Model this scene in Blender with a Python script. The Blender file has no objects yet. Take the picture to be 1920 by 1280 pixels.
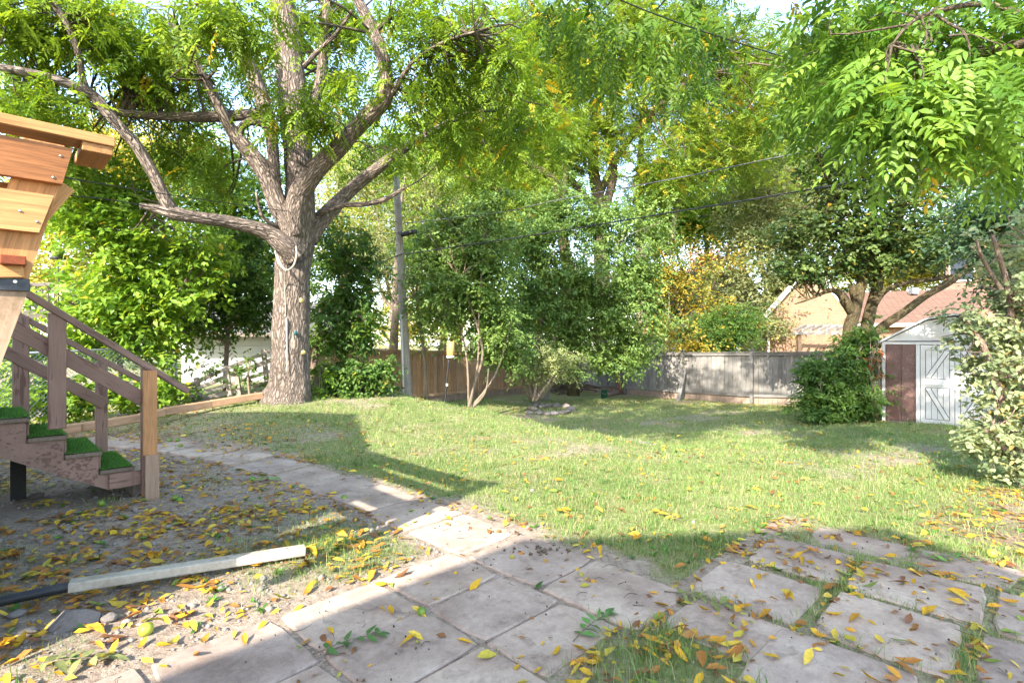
import bpy, math, random
import numpy as np
from mathutils import Vector, Matrix

SC = bpy.context.scene
COL = SC.collection
random.seed(7)
RNG = np.random.default_rng(11)
CAMZ = 1.55
S2 = math.sqrt(0.5)

# ------------------------------------------------------------------ camera
cam_d = bpy.data.cameras.new('camera')
cam_d.sensor_width = 36.0
cam_d.lens = 18.75
cam_d.clip_start = 0.05
cam_d.clip_end = 600
cam = bpy.data.objects.new('camera', cam_d)
COL.objects.link(cam)
cam.location = (0, 0, CAMZ)
cam.rotation_euler = (math.radians(90), 0, 0)
SC.camera = cam

# ------------------------------------------------------------------ light
SUN_EL = math.radians(32.0)
SUN_TRAVEL = Vector((0.411, 0.912, 0)).normalized()       # horizontal way the light travels
world = bpy.data.worlds.new('World')
SC.world = world
world.use_nodes = True
wn = world.node_tree
wn.nodes.clear()
sky_n = wn.nodes.new('ShaderNodeTexSky')
sky_n.sky_type = 'NISHITA'
sky_n.sun_disc = False
sky_n.sun_elevation = SUN_EL
sky_n.sun_rotation = math.atan2(-SUN_TRAVEL.x, -SUN_TRAVEL.y)
sky_n.air_density = 1.0
sky_n.dust_density = 1.0
sky_n.ozone_density = 1.0
bg = wn.nodes.new('ShaderNodeBackground')
bg.inputs['Strength'].default_value = 0.15
wo = wn.nodes.new('ShaderNodeOutputWorld')
wn.links.new(sky_n.outputs[0], bg.inputs[0])
wn.links.new(bg.outputs[0], wo.inputs[0])

sun_d = bpy.data.lights.new('sun', 'SUN')
sun_d.energy = 2.35
sun_d.angle = math.radians(0.53)
sun_d.color = (1.0, 0.93, 0.82)
sun = bpy.data.objects.new('sun', sun_d)
COL.objects.link(sun)
sd = Vector((SUN_TRAVEL.x * math.cos(SUN_EL), SUN_TRAVEL.y * math.cos(SUN_EL), -math.sin(SUN_EL)))
sun.rotation_euler = sd.to_track_quat('-Z', 'Y').to_euler()
sun.location = (-8, -16, 14)

SC.view_settings.view_transform = 'Standard'
SC.view_settings.look = 'None'
SC.view_settings.exposure = 2.72
SC.view_settings.gamma = 1.0
SC.view_settings.use_curve_mapping = False
SC.cycles.use_denoising = True
SC.cycles.max_bounces = 8
SC.cycles.transmission_bounces = 6
SC.cycles.diffuse_bounces = 4

# ------------------------------------------------------------------ place helpers
# the plot is laid out on two axes at 45 degrees to the view: v = right and away, u = left and away
def uv(u, v, z=0.0):
    return Vector(((v - u) * S2, (u + v) * S2, z))

def W(x, y, D):
    return Vector(((x - 960) / 1000.0 * D, D, CAMZ + (640 - y) / 1000.0 * D))

def PU(x, y, u):
    k = (x - 960) / 1000.0
    D = u / S2 / (1 - k)
    return W(x, y, D)

def PV(x, y, v):
    k = (x - 960) / 1000.0
    D = v / S2 / (1 + k)
    return W(x, y, D)

def ss(x, a, b):
    t = np.clip((x - a) / (b - a), 0, 1)
    return t * t * (3 - 2 * t)

def vnoise(x, y, s=1.0, seed=0.0):
    x = x * s + seed * 17.3; y = y * s - seed * 9.1
    return (np.sin(x * 1.7 + 1.3 * np.sin(y * 1.1 + seed)) + np.sin(y * 2.3 + 1.7 * np.sin(x * 0.9 - seed))
            + 0.6 * np.sin(x * 3.9 + y * 2.7 + seed) + 0.5 * np.sin(x * 5.3 - y * 6.1 + 2 * seed)) / 3.1

def hgt(X, Y):
    X = np.asarray(X, float); Y = np.asarray(Y, float)
    u = (Y - X) * S2; v = (X + Y) * S2
    up = 0.065 * np.clip(u - 6, 0, 5.5) * ss(v, 0.5, 4.5) - 0.05 * ss(v, 4, 7) * (1 - ss(u, 3, 6))
    low = -0.2 - 0.33 * ss(u, 1, 8)
    k = ss(u, 2, 5.5)
    st = 5.0 + 2.1 * k
    wd = 8.0 - 6.4 * k
    wob = 0.25 * vnoise(X, Y, 0.6, 2.0)
    t = ss(v + wob * k, st, st + wd)
    h = up * (1 - t) + low * t
    rough = 0.018 * vnoise(X, Y, 1.4, 1.0) + 0.012 * vnoise(X, Y, 3.7, 3.0)
    return h + rough * ss(v, 3.2, 4.5)

def hz(x, y):
    return float(hgt(x, y))

def G(x, y, lift=0.0):
    """the spot of ground behind a place in the photograph"""
    k = (x - 960) / 1000.0; m = (640 - y) / 1000.0
    D = np.arange(1.0, 60, 0.01)
    z = CAMZ + m * D
    g = hgt(k * D, D)
    i = int(np.argmax(z <= g))
    d = D[i]
    return Vector((k * d, d, float(g[i]) + lift))

# ------------------------------------------------------------------ object helpers
def tag(o, label=None, cat=None, group=None, kind=None):
    if label: o['label'] = label
    if cat: o['category'] = cat
    if group: o['group'] = group
    if kind: o['kind'] = kind
    return o

def thing(name, label, cat, loc=(0, 0, 0), group=None):
    o = bpy.data.objects.new(name, None)
    o.empty_display_size = 0.1
    COL.objects.link(o)
    o.location = loc
    return tag(o, label, cat, group)

def wmat(o):
    m = o.matrix_basis.copy()
    p = o.parent
    if p is None:
        return m
    return wmat(p) @ o.matrix_parent_inverse @ m

def link(name, me, mat, parent=None, mtx=None):
    o = bpy.data.objects.new(name, me)
    COL.objects.link(o)
    if mat is not None and not me.materials:
        me.materials.append(mat)
    if mtx is not None:
        o.matrix_basis = mtx
    if parent is not None:
        o.parent = parent
        o.matrix_parent_inverse = wmat(parent).inverted()
    return o

class MB:
    def __init__(s): s.v = []; s.f = []; s.bark = []; s.hasb = False
    def add(s, V, F, bark=None):
        b = len(s.v)
        s.v.extend([tuple(p) for p in V])
        s.f.extend([tuple(i + b for i in f) for f in F])
        if bark is not None:
            s.hasb = True; s.bark.extend(bark)
        else:
            s.bark.extend([tuple(p) for p in V])
        return s
    def box(s, c, sx, sy, sz, M=None):
        V = [(c[0] + a * sx / 2, c[1] + b * sy / 2, c[2] + d * sz / 2) for a in (-1, 1) for b in (-1, 1) for d in (-1, 1)]
        if M is not None: V = [M @ Vector(p) for p in V]
        return s.add(V, [(0, 1, 3, 2), (4, 6, 7, 5), (0, 4, 5, 1), (2, 3, 7, 6), (0, 2, 6, 4), (1, 5, 7, 3)])
    def prism(s, poly, d):
        """closed polygon of 3-D points swept along vector d"""
        n = len(poly); d = Vector(d)
        V = [Vector(p) for p in poly] + [Vector(p) + d for p in poly]
        F = [tuple(range(n)), tuple(range(2 * n - 1, n - 1, -1))]
        F += [(i, i + n, (i + 1) % n + n, (i + 1) % n) for i in range(n)]
        return s.add(V, F)
    def tube(s, pts, rad, n=8, sub=3, wob=0.0, cap=True, ridge=0.0, seed=0.0):
        P, R = smooth_path(pts, rad, sub)
        V, F, B = tube_vf(P, R, n, wob, cap, ridge, seed)
        return s.add(V, F, B)
    def mesh(s, name, smooth=False):
        me = bpy.data.meshes.new(name)
        me.from_pydata(s.v, [], s.f)
        if s.hasb:
            a = me.attributes.new('bark', 'FLOAT_VECTOR', 'POINT')
            a.data.foreach_set('vector', np.array(s.bark, dtype=np.float32).ravel())
        if smooth: me.polygons.foreach_set('use_smooth', [True] * len(me.polygons))
        me.validate(); me.update()
        return me
    def build(s, name, mat, parent=None, smooth=False):
        return link(name, s.mesh(name, smooth), mat, parent)

def smooth_path(pts, rad, sub):
    pts = [Vector(p) for p in pts]
    if len(pts) < 3 or sub <= 1:
        if sub <= 1: return pts, list(rad)
    P = []; R = []
    n = len(pts)
    for i in range(n - 1):
        p0 = pts[max(i - 1, 0)]; p1 = pts[i]; p2 = pts[i + 1]; p3 = pts[min(i + 2, n - 1)]
        for k in range(sub):
            t = k / sub
            q = 0.5 * ((2 * p1) + (p2 - p0) * t + (2 * p0 - 5 * p1 + 4 * p2 - p3) * t * t + (3 * p1 - p0 - 3 * p2 + p3) * t ** 3)
            P.append(q); R.append(rad[i] * (1 - t) + rad[i + 1] * t)
    P.append(pts[-1]); R.append(rad[-1])
    return P, R

def tube_vf(P, R, n, wob=0.0, cap=True, ridge=0.0, seed=0.0):
    V = []; F = []; B = []
    T = []
    for i in range(len(P)):
        a = P[max(i - 1, 0)]; b = P[min(i + 1, len(P) - 1)]
        t = (b - a)
        T.append(t.normalized() if t.length > 1e-9 else Vector((0, 0, 1)))
    ref = Vector((1, 0, 0)) if abs(T[0].x) < 0.8 else Vector((0, 1, 0))
    L = 0.0
    for i in range(len(P)):
        if i: L += (P[i] - P[i - 1]).length
        ref = (ref - T[i] * ref.dot(T[i])).normalized()
        bi = T[i].cross(ref)
        for k in range(n):
            a = 2 * math.pi * k / n
            r = R[i]
            if wob: r *= 1 + wob * (math.sin(a * 2 + L * 3.1 + seed) * 0.6 + math.sin(a * 3 - L * 5.3 + 2 * seed) * 0.5 + math.sin(a * 1 + L * 9 + seed) * 0.4)
            if ridge: r *= 1 + ridge * math.sin(a * 11 + 1.5 * math.sin(L * 2.2 + seed) + 0.8 * math.sin(L * 7 + a * 2))
            d = ref * math.cos(a) + bi * math.sin(a)
            V.append(P[i] + d * r)
            B.append((R[i] * math.cos(a) + seed, R[i] * math.sin(a), L))
    m = len(P)
    for i in range(m - 1):
        for k in range(n):
            k2 = (k + 1) % n
            F.append((i * n + k, i * n + k2, (i + 1) * n + k2, (i + 1) * n + k))
    if cap:
        F.append(tuple(range(n - 1, -1, -1)))
        F.append(tuple((m - 1) * n + k for k in range(n)))
    return V, F, B

_boxcache = {}
def chamfer_mesh(lx, ly, lz, c=0.004):
    key = (round(lx, 3), round(ly, 3), round(lz, 3), c)
    if key in _boxcache: return _boxcache[key]
    V = []; idx = {}
    hx, hy, hz_ = lx / 2, ly / 2, lz / 2
    for sx in (-1, 1):
        for sy in (-1, 1):
            for sz in (-1, 1):
                for ax in range(3):
                    p = [sx * (hx - c), sy * (hy - c), sz * (hz_ - c)]
                    p[ax] = (sx * hx, sy * hy, sz * hz_)[ax]
                    idx[(sx, sy, sz, ax)] = len(V); V.append(p)
    F = []
    sg = (-1, 1)
    for ax in range(3):
        o = [a for a in range(3) if a != ax]
        for s in sg:
            q = []
            for (a, b) in ((-1, -1), (1, -1), (1, 1), (-1, 1)):
                k = [0, 0, 0]; k[ax] = s; k[o[0]] = a; k[o[1]] = b
                q.append(idx[(k[0], k[1], k[2], ax)])
            F.append(tuple(q))
    for ax in range(3):
        o = [a for a in range(3) if a != ax]
        for a in sg:
            for b in sg:
                q = []
                for s in sg:
                    k = [0, 0, 0]; k[ax] = s; k[o[0]] = a; k[o[1]] = b
                    q.append((idx[tuple(k) + (o[0],)], idx[tuple(k) + (o[1],)]))
                F.append((q[0][0], q[1][0], q[1][1], q[0][1]))
    for sx in sg:
        for sy in sg:
            for sz in sg:
                F.append((idx[(sx, sy, sz, 0)], idx[(sx, sy, sz, 1)], idx[(sx, sy, sz, 2)]))
    me = bpy.data.meshes.new('board')
    me.from_pydata(V, [], F)
    me.validate(); me.update()
    import bmesh
    bm = bmesh.new(); bm.from_mesh(me); bmesh.ops.recalc_face_normals(bm, faces=bm.faces); bm.to_mesh(me); bm.free()
    _boxcache[key] = me
    return me

_matcopy = {}
def board(name, p0, p1, w, t, mat, parent, up=(0, 0, 1), c=0.004, q=0.01):
    """a sawn board from p0 to p1; w = width along 'up', t = thickness across"""
    p0 = Vector(p0); p1 = Vector(p1)
    L = (p1 - p0).length
    Lq = max(q, round(L / q) * q)
    x = (p1 - p0).normalized()
    upv = Vector(up)
    y = (upv - x * upv.dot(x)).normalized()
    z = x.cross(y)
    M = Matrix((x, y, z)).transposed().to_4x4()
    M.translation = (p0 + p1) / 2
    base = chamfer_mesh(Lq, w, t, min(c, t * 0.3, w * 0.3))
    key = (base.name, mat.name)
    if key not in _matcopy:
        me = base.copy(); me.materials.clear(); me.materials.append(mat); _matcopy[key] = me
    return link(name, _matcopy[key], None, parent, M)

def np_mesh(name, V, F, mat, parent=None, col=None, smooth=False):
    V = np.ascontiguousarray(V, np.float32); F = np.ascontiguousarray(F, np.int32)
    me = bpy.data.meshes.new(name)
    m, k = F.shape
    me.vertices.add(len(V)); me.loops.add(m * k); me.polygons.add(m)
    me.vertices.foreach_set('co', V.ravel())
    me.loops.foreach_set('vertex_index', F.ravel())
    me.polygons.foreach_set('loop_start', np.arange(0, m * k, k, dtype=np.int32))
    if smooth: me.polygons.foreach_set('use_smooth', np.ones(m, bool))
    me.update(calc_edges=True)
    if col is not None:
        a = me.attributes.new('Col', 'FLOAT_COLOR', 'POINT')
        c4 = np.ones((len(V), 4), np.float32); c4[:, :3] = col
        a.data.foreach_set('color', c4.ravel())
    return link(name, me, mat, parent)

# ------------------------------------------------------------------ material helpers
class NT:
    def __init__(s, name):
        s.m = bpy.data.materials.new(name); s.m.use_nodes = True
        s.t = s.m.node_tree; s.t.nodes.clear()
        s.out = s.n('OutputMaterial')
    def n(s, typ, **kw):
        nd = s.t.nodes.new('ShaderNode' + typ)
        for k, v in kw.items():
            if k in nd.inputs.keys(): s.set(nd, k, v)
            else: setattr(nd, k, v)
        return nd
    def set(s, nd, k, v):
        if isinstance(v, bpy.types.NodeSocket): s.t.links.new(v, nd.inputs[k])
        else: nd.inputs[k].default_value = v
    def l(s, a, b): s.t.links.new(a, b)
    def coord(s, kind='Object', scale=(1, 1, 1)):
        tc = s.n('TexCoord'); mp = s.n('Mapping')
        s.l(tc.outputs[kind], mp.inputs['Vector']); mp.inputs['Scale'].default_value = scale
        return mp.outputs[0]
    def attr(s, name, out='Vector', scale=None):
        a = s.n('Attribute'); a.attribute_name = name
        if scale is None: return a.outputs[out]
        mp = s.n('Mapping'); s.l(a.outputs[out], mp.inputs['Vector']); mp.inputs['Scale'].default_value = scale
        return mp.outputs[0]
    def noise(s, vec, scale, detail=4.0, rough=0.6, dist=0.0):
        nd = s.n('TexNoise'); s.l(vec, nd.inputs['Vector'])
        nd.inputs['Scale'].default_value = scale; nd.inputs['Detail'].default_value = detail
        nd.inputs['Roughness'].default_value = rough; nd.inputs['Distortion'].default_value = dist
        return nd.outputs['Fac']
    def ramp(s, fac, stops, interp='LINEAR'):
        r = s.n('ValToRGB'); s.l(fac, r.inputs[0])
        cr = r.color_ramp; cr.interpolation = interp
        while len(cr.elements) < len(stops): cr.elements.new(0.5)
        for e, (p, c) in zip(cr.elements, stops):
            e.position = p; e.color = (c[0], c[1], c[2], 1) if len(c) == 3 else c
        return r.outputs[0]
    def mix(s, fac, a, b, mode='MIX'):
        m = s.n('MixRGB'); m.blend_type = mode
        for k, v in (('Fac', fac), ('Color1', a), ('Color2', b)):
            if isinstance(v, bpy.types.NodeSocket): s.l(v, m.inputs[k])
            elif k == 'Fac': m.inputs[k].default_value = v
            else: m.inputs[k].default_value = (v[0], v[1], v[2], 1)
        return m.outputs[0]
    def math(s, op, a, b=0.0):
        m = s.n('Math'); m.operation = op
        for i, v in enumerate((a, b)):
            if isinstance(v, bpy.types.NodeSocket): s.l(v, m.inputs[i])
            else: m.inputs[i].default_value = v
        return m.outputs[0]
    def rand(s):
        return s.n('ObjectInfo').outputs['Random']
    def bump(s, h, dist=0.01, strength=1.0, normal=None):
        b = s.n('Bump'); s.l(h, b.inputs['Height']); b.inputs['Distance'].default_value = dist
        b.inputs['Strength'].default_value = strength
        if normal is not None: s.l(normal, b.inputs['Normal'])
        return b.outputs[0]
    def bsdf(s, col, rough=0.8, normal=None, metal=0.0, spec=0.3):
        b = s.n('BsdfPrincipled')
        if isinstance(col, bpy.types.NodeSocket): s.l(col, b.inputs['Base Color'])
        else: b.inputs['Base Color'].default_value = (col[0], col[1], col[2], 1)
        if isinstance(rough, bpy.types.NodeSocket): s.l(rough, b.inputs['Roughness'])
        else: b.inputs['Roughness'].default_value = rough
        b.inputs['Metallic'].default_value = metal
        b.inputs['Specular IOR Level'].default_value = spec
        if normal is not None: s.l(normal, b.inputs['Normal'])
        return b.outputs[0]
    def done(s, shader):
        s.l(shader, s.out.inputs['Surface']); return s.m

def mat_leaf(name, trans=0.48, rough=0.5, tint=(1.35, 1.2, 0.55)):
    t = NT(name)
    c = t.attr('Col', 'Color')
    geo = t.n('NewGeometry')
    n1 = t.noise(geo.outputs['Position'], 60.0, 2.0)
    c2 = t.mix(1.0, c, t.ramp(n1, [(0.3, (0.78, 0.8, 0.78)), (0.7, (1.15, 1.15, 1.1))]), 'MULTIPLY')
    b = t.bsdf(c2, rough, None, 0, 0.35)
    tr = t.n('BsdfTranslucent')
    t.l(t.mix(1.0, c2, tint, 'MULTIPLY'), tr.inputs['Color'])
    mx = t.n('MixShader'); mx.inputs[0].default_value = trans
    t.l(b, mx.inputs[1]); t.l(tr.outputs[0], mx.inputs[2])
    return t.done(mx.outputs[0])

def mat_bark(name, dark, light, moss=None, scale=1.0, depth=0.02):
    t = NT(name)
    v = t.attr('bark', 'Vector', (1, 1, 0.27))
    nz = t.noise(v, 9 * scale, 4, 0.6)
    vo = t.n('TexVoronoi'); vo.feature = 'DISTANCE_TO_EDGE'
    wv = t.mix(0.12, v, t.n('TexNoise', Vector=v, Scale=14 * scale).outputs['Color'])
    t.l(wv, vo.inputs['Vector']); vo.inputs['Scale'].default_value = 24 * scale
    ridge = t.ramp(vo.outputs['Distance'], [(0.0, (0, 0, 0)), (0.28, (1, 1, 1))])
    fine = t.noise(v, 70 * scale, 5, 0.7)
    big = t.noise(t.attr('bark', 'Vector'), 1.3, 3, 0.6)
    h = t.math('ADD', t.math('MULTIPLY', ridge, 0.8), t.math('MULTIPLY', fine, 0.4))
    col = t.mix(t.math('MULTIPLY', h, 0.85), dark, light)
    col = t.mix(1.0, col, t.ramp(big, [(0.3, (0.75, 0.74, 0.74)), (0.7, (1.2, 1.17, 1.12))]), 'MULTIPLY')
    col = t.mix(1.0, col, t.ramp(nz, [(0.25, (0.8, 0.8, 0.8)), (0.75, (1.15, 1.12, 1.1))]), 'MULTIPLY')
    if moss:
        col = t.mix(t.ramp(big, [(0.5, (0, 0, 0)), (0.75, (0.6, 0.6, 0.6))]), col, moss)
    return t.done(t.bsdf(col, 0.9, t.bump(h, depth, 1.0), 0, 0.15))

def mat_wood(name, tones, grain=0.5, rough=0.75, stain=None, scale=1.0, peel=None, peel_amt=0.5, spec=0.25):
    """sawn wood: boards run along local X; each board its own tone"""
    t = NT(name)
    r = t.rand()
    oc = t.n('TexCoord').outputs['Object']
    comb = t.n('CombineXYZ'); t.l(t.math('MULTIPLY', r, 37.0), comb.inputs[0]); t.l(t.math('MULTIPLY', r, 91.0), comb.inputs[1])
    va = t.n('VectorMath'); va.operation = 'ADD'; t.l(oc, va.inputs[0]); t.l(comb.outputs[0], va.inputs[1])
    mp = t.n('Mapping'); t.l(va.outputs[0], mp.inputs['Vector']); mp.inputs['Scale'].default_value = (1.2 * scale, 16 * scale, 16 * scale)
    g1 = t.noise(mp.outputs[0], 3.0, 5, 0.65, 0.8)
    mp2 = t.n('Mapping'); t.l(va.outputs[0], mp2.inputs['Vector']); mp2.inputs['Scale'].default_value = (2.5 * scale, 90 * scale, 90 * scale)
    g2 = t.noise(mp2.outputs[0], 2.0, 4, 0.7)
    big = t.noise(va.outputs[0], 2.2, 3, 0.6)
    n = len(tones)
    base = t.ramp(r, [(i / max(1, n - 1), c) for i, c in enumerate(tones)])
    g = t.math('ADD', t.math('MULTIPLY', g1, 0.6), t.math('MULTIPLY', g2, 0.4))
    lo, hi = 1 - grain * 0.75, 1 + grain * 0.45
    col = t.mix(1.0, base, t.ramp(g, [(0.3, (lo, lo * 0.97, lo * 0.94)), (0.68, (hi, hi, hi))]), 'MULTIPLY')
    col = t.mix(1.0, col, t.ramp(big, [(0.3, (0.82, 0.82, 0.82)), (0.7, (1.12, 1.12, 1.12))]), 'MULTIPLY')
    if stain:
        sn = t.noise(va.outputs[0], 4.0, 6, 0.7)
        col = t.mix(t.ramp(sn, [(0.55, (0, 0, 0)), (0.7, (0.85, 0.85, 0.85))]), col, stain)
    h = g
    if peel:
        pn = t.noise(mp.outputs[0], 2.2, 6, 0.62, 0.3)
        pb = t.noise(va.outputs[0], 3.1, 3, 0.5)
        k = t.math('ADD', pn, t.math('MULTIPLY', pb, 0.6))
        msk = t.ramp(k, [(peel_amt, (0, 0, 0)), (peel_amt + 0.02, (1, 1, 1))])
        col = t.mix(msk, col, peel)
        h = t.math('SUBTRACT', t.math('MULTIPLY', g, 0.5), msk)
    return t.done(t.bsdf(col, rough, t.bump(h, 0.003, 0.6), 0, spec))

def mat_plain(name, col, rough=0.6, var=0.15, scale=8.0, metal=0.0, spec=0.4, dirt=None, bump=0.0):
    t = NT(name)
    oc = t.coord('Object')
    n1 = t.noise(oc, scale, 5, 0.65)
    c = t.mix(1.0, col, t.ramp(n1, [(0.25, (1 - var,) * 3), (0.75, (1 + var * 0.7,) * 3)]), 'MULTIPLY')
    if dirt:
        n2 = t.noise(oc, scale * 0.37, 6, 0.7)
        c = t.mix(t.ramp(n2, [(0.48, (0, 0, 0)), (0.75, (0.8, 0.8, 0.8))]), c, dirt)
    nm = t.bump(n1, bump, 0.8) if bump else None
    return t.done(t.bsdf(c, rough, nm, metal, spec))

# ------------------------------------------------------------------ materials
M = {}
M['leaf'] = mat_leaf('leaf')
M['leaf_far'] = mat_leaf('leaf_far', 0.5, 0.6)
M['leaf_dull'] = mat_leaf('leaf_dull', 0.38, 0.5, (1.2, 1.15, 0.7))
M['grass'] = mat_leaf('grass', 0.3, 0.55, (1.2, 1.2, 0.6))
M['bark'] = mat_bark('bark', (0.055, 0.043, 0.036), (0.32, 0.265, 0.225), scale=0.8, depth=0.03)
M['bark_dark'] = mat_bark('bark_dark', (0.05, 0.04, 0.03), (0.20, 0.16, 0.12), scale=1.6, depth=0.01)
M['bark_tan'] = mat_bark('bark_tan', (0.14, 0.11, 0.08), (0.40, 0.33, 0.25), scale=2.5, depth=0.005)
M['bark_olive'] = mat_bark('bark_olive', (0.04, 0.032, 0.018), (0.17, 0.135, 0.075), (0.11, 0.11, 0.04), scale=1.6, depth=0.012)
M['bark_dead'] = mat_bark('bark_dead', (0.13, 0.09, 0.07), (0.36, 0.27, 0.22), scale=2.0, depth=0.008)
M['pole_wood'] = mat_bark('pole_wood', (0.22, 0.2, 0.18), (0.48, 0.44, 0.40), scale=3.0, depth=0.004)
M['cedar'] = mat_wood('cedar', [(0.50, 0.24, 0.085), (0.62, 0.33, 0.13), (0.42, 0.18, 0.06)], 0.7, 0.6, scale=1.0)
M['cedar_dark'] = mat_wood('cedar_dark', [(0.37, 0.15, 0.05), (0.33, 0.13, 0.045)], 0.9, 0.55, scale=1.0)
M['cedar_red'] = mat_wood('cedar_red', [(0.26, 0.06, 0.022), (0.24, 0.06, 0.02)], 0.6, 0.5, scale=2.0)
M['paint_brown'] = mat_wood('paint_brown', [(0.25, 0.15, 0.115), (0.285, 0.172, 0.132), (0.225, 0.135, 0.103)], 0.3, 0.6,
                            peel=(0.16, 0.085, 0.065), peel_amt=0.9, spec=0.35)
M['paint_tan'] = mat_wood('paint_tan', [(0.42, 0.27, 0.17), (0.44, 0.28, 0.18)], 0.35, 0.6, stain=(0.10, 0.085, 0.03))
M['post_orange'] = mat_wood('post_orange', [(0.50, 0.25, 0.11), (0.50, 0.25, 0.11)], 0.5, 0.65)
M['post_pale'] = mat_wood('post_pale', [(0.38, 0.25, 0.175), (0.38, 0.25, 0.175)], 0.45, 0.7)
M['tread'] = mat_wood('tread', [(0.17, 0.13, 0.10), (0.23, 0.17, 0.13)], 0.7, 0.8, stain=(0.06, 0.06, 0.03))
M['fence_warm'] = mat_wood('fence_warm', [(0.46, 0.26, 0.14), (0.36, 0.22, 0.14), (0.54, 0.30, 0.15), (0.40, 0.26, 0.17), (0.50, 0.32, 0.20)], 0.6, 0.8)
M['fence_grey'] = mat_wood('fence_grey', [(0.19, 0.18, 0.17), (0.26, 0.245, 0.225), (0.15, 0.14, 0.13), (0.29, 0.27, 0.245), (0.21, 0.19, 0.17)], 0.7, 0.85, stain=(0.12, 0.10, 0.075))
M['fence_old'] = mat_wood('fence_old', [(0.28, 0.235, 0.19), (0.40, 0.34, 0.28), (0.24, 0.20, 0.16)], 0.7, 0.85)
M['fence_old_foot'] = mat_wood('fence_old_foot', [(0.36, 0.27, 0.21), (0.31, 0.23, 0.18)], 0.6, 0.85)
M['timber'] = mat_wood('timber', [(0.50, 0.30, 0.17), (0.42, 0.25, 0.15)], 0.6, 0.8)
M['dark_post'] = mat_plain('dark_post', (0.02, 0.018, 0.016), 0.7, 0.3)
M['black_metal'] = mat_plain('black_metal', (0.018, 0.02, 0.026), 0.4, 0.3, 14.0, 0.3, 0.5, (0.10, 0.10, 0.11))
M['bolt'] = mat_plain('bolt', (0.45, 0.42, 0.36), 0.35, 0.2, 30.0, 0.9)
M['cable'] = mat_plain('cable', (0.02, 0.02, 0.022), 0.5, 0.2)
M['cable_grey'] = mat_plain('cable_grey', (0.10, 0.10, 0.105), 0.5, 0.2)
M['shed_white'] = mat_plain('shed_white', (0.46, 0.46, 0.455), 0.45, 0.08, 3.0, 0.0, 0.4, (0.33, 0.31, 0.28))
M['shed_brown'] = mat_plain('shed_brown', (0.115, 0.062, 0.052), 0.4, 0.35, 5.0, 0.0, 0.5, (0.17, 0.10, 0.09))
M['shed_line'] = mat_plain('shed_line', (0.05, 0.045, 0.045), 0.6, 0.2)
M['white_pipe'] = mat_plain('white_pipe', (0.50, 0.45, 0.37), 0.55, 0.25, 7.0, 0.0, 0.3, (0.28, 0.20, 0.14))
def mat_spotted(name, col, spot, dirt, rough, sc, thr, amt=0.9):
    t = NT(name)
    oc = t.n('NewGeometry').outputs['Position']
    n1 = t.noise(oc, 6.0, 6, .7); n2 = t.noise(oc, 40, 4, .7)
    c = t.mix(t.ramp(n1, [(.46, (0,) * 3), (.66, (.8,) * 3)]), col, dirt)
    c = t.mix(1.0, c, t.ramp(n2, [(.3, (.82,) * 3), (.7, (1.1,) * 3)]), 'MULTIPLY')
    vo = t.n('TexVoronoi'); t.l(oc, vo.inputs['Vector']); vo.inputs['Scale'].default_value = sc
    k = t.math('MULTIPLY', t.ramp(vo.outputs['Distance'], [(thr, (amt,) * 3), (thr + .06, (0,) * 3)]), t.ramp(n1, [(.42, (0,) * 3), (.55, (1,) * 3)]))
    c = t.mix(k, c, spot)
    return t.done(t.bsdf(c, rough, t.bump(n1, .004, .4), 0, .35))
M['white_pipe'] = mat_spotted('white_pipe_grimy', (0.50, 0.44, 0.35), (0.16, 0.09, 0.06), (0.33, 0.26, 0.19), 0.55, 12.0, .14)
M['shed_brown'] = mat_spotted('shed_brown_splashed', (0.115, 0.062, 0.052), (0.42, 0.38, 0.38), (0.155, 0.09, 0.08), 0.4, 34.0, .16, .8)
M['black_pipe'] = mat_plain('black_pipe', (0.02, 0.022, 0.026), 0.45, 0.3, 20.0, 0.0, 0.5, (0.06, 0.06, 0.06))
M['rope'] = mat_plain('rope', (0.36, 0.31, 0.25), 0.85, 0.2, 40.0)
M['hold_yellow'] = mat_plain('hold_yellow', (0.62, 0.47, 0.16), 0.6, 0.15)
M['hold_teal'] = mat_plain('hold_teal', (0.02, 0.09, 0.10), 0.5, 0.15)
M['feeder_tube'] = mat_plain('feeder_tube', (0.42, 0.28, 0.09), 0.45, 0.2, 10.0, 0.0, 0.4, (0.5, 0.25, 0.1))
M['fruit'] = mat_plain('fruit', (0.34, 0.38, 0.045), 0.45, 0.2, 30.0, 0.0, 0.4, (0.42, 0.40, 0.05), 0.002)
M['fruit_green'] = mat_plain('fruit_green', (0.13, 0.22, 0.03), 0.5, 0.25, 30.0, 0.0, 0.4, (0.22, 0.30, 0.03), 0.002)
M['clay'] = mat_plain('clay', (0.36, 0.19, 0.10), 0.8, 0.3, 12.0, 0.0, 0.2, (0.22, 0.13, 0.08), 0.01)
M['bucket'] = mat_plain('bucket', (0.015, 0.07, 0.035), 0.5, 0.2)
M['rust'] = mat_plain('rust', (0.22, 0.06, 0.03), 0.8, 0.3, 12.0)
M['gutter'] = mat_plain('gutter', (0.62, 0.58, 0.52), 0.5, 0.1)
M['glass'] = mat_plain('glass', (0.05, 0.06, 0.08), 0.08, 0.2, 1.0, 0.0, 0.9)
M['chain'] = mat_plain('chain', (0.40, 0.41, 0.42), 0.4, 0.15, 9.0, 0.7)
M['siding'] = mat_plain('siding', (0.66, 0.67, 0.66), 0.6, 0.1, 2.0, 0.0, 0.3, (0.55, 0.54, 0.5))
M['siding_blue'] = mat_plain('siding_blue', (0.55, 0.60, 0.68), 0.6, 0.1, 2.0, 0.0, 0.3)

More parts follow.
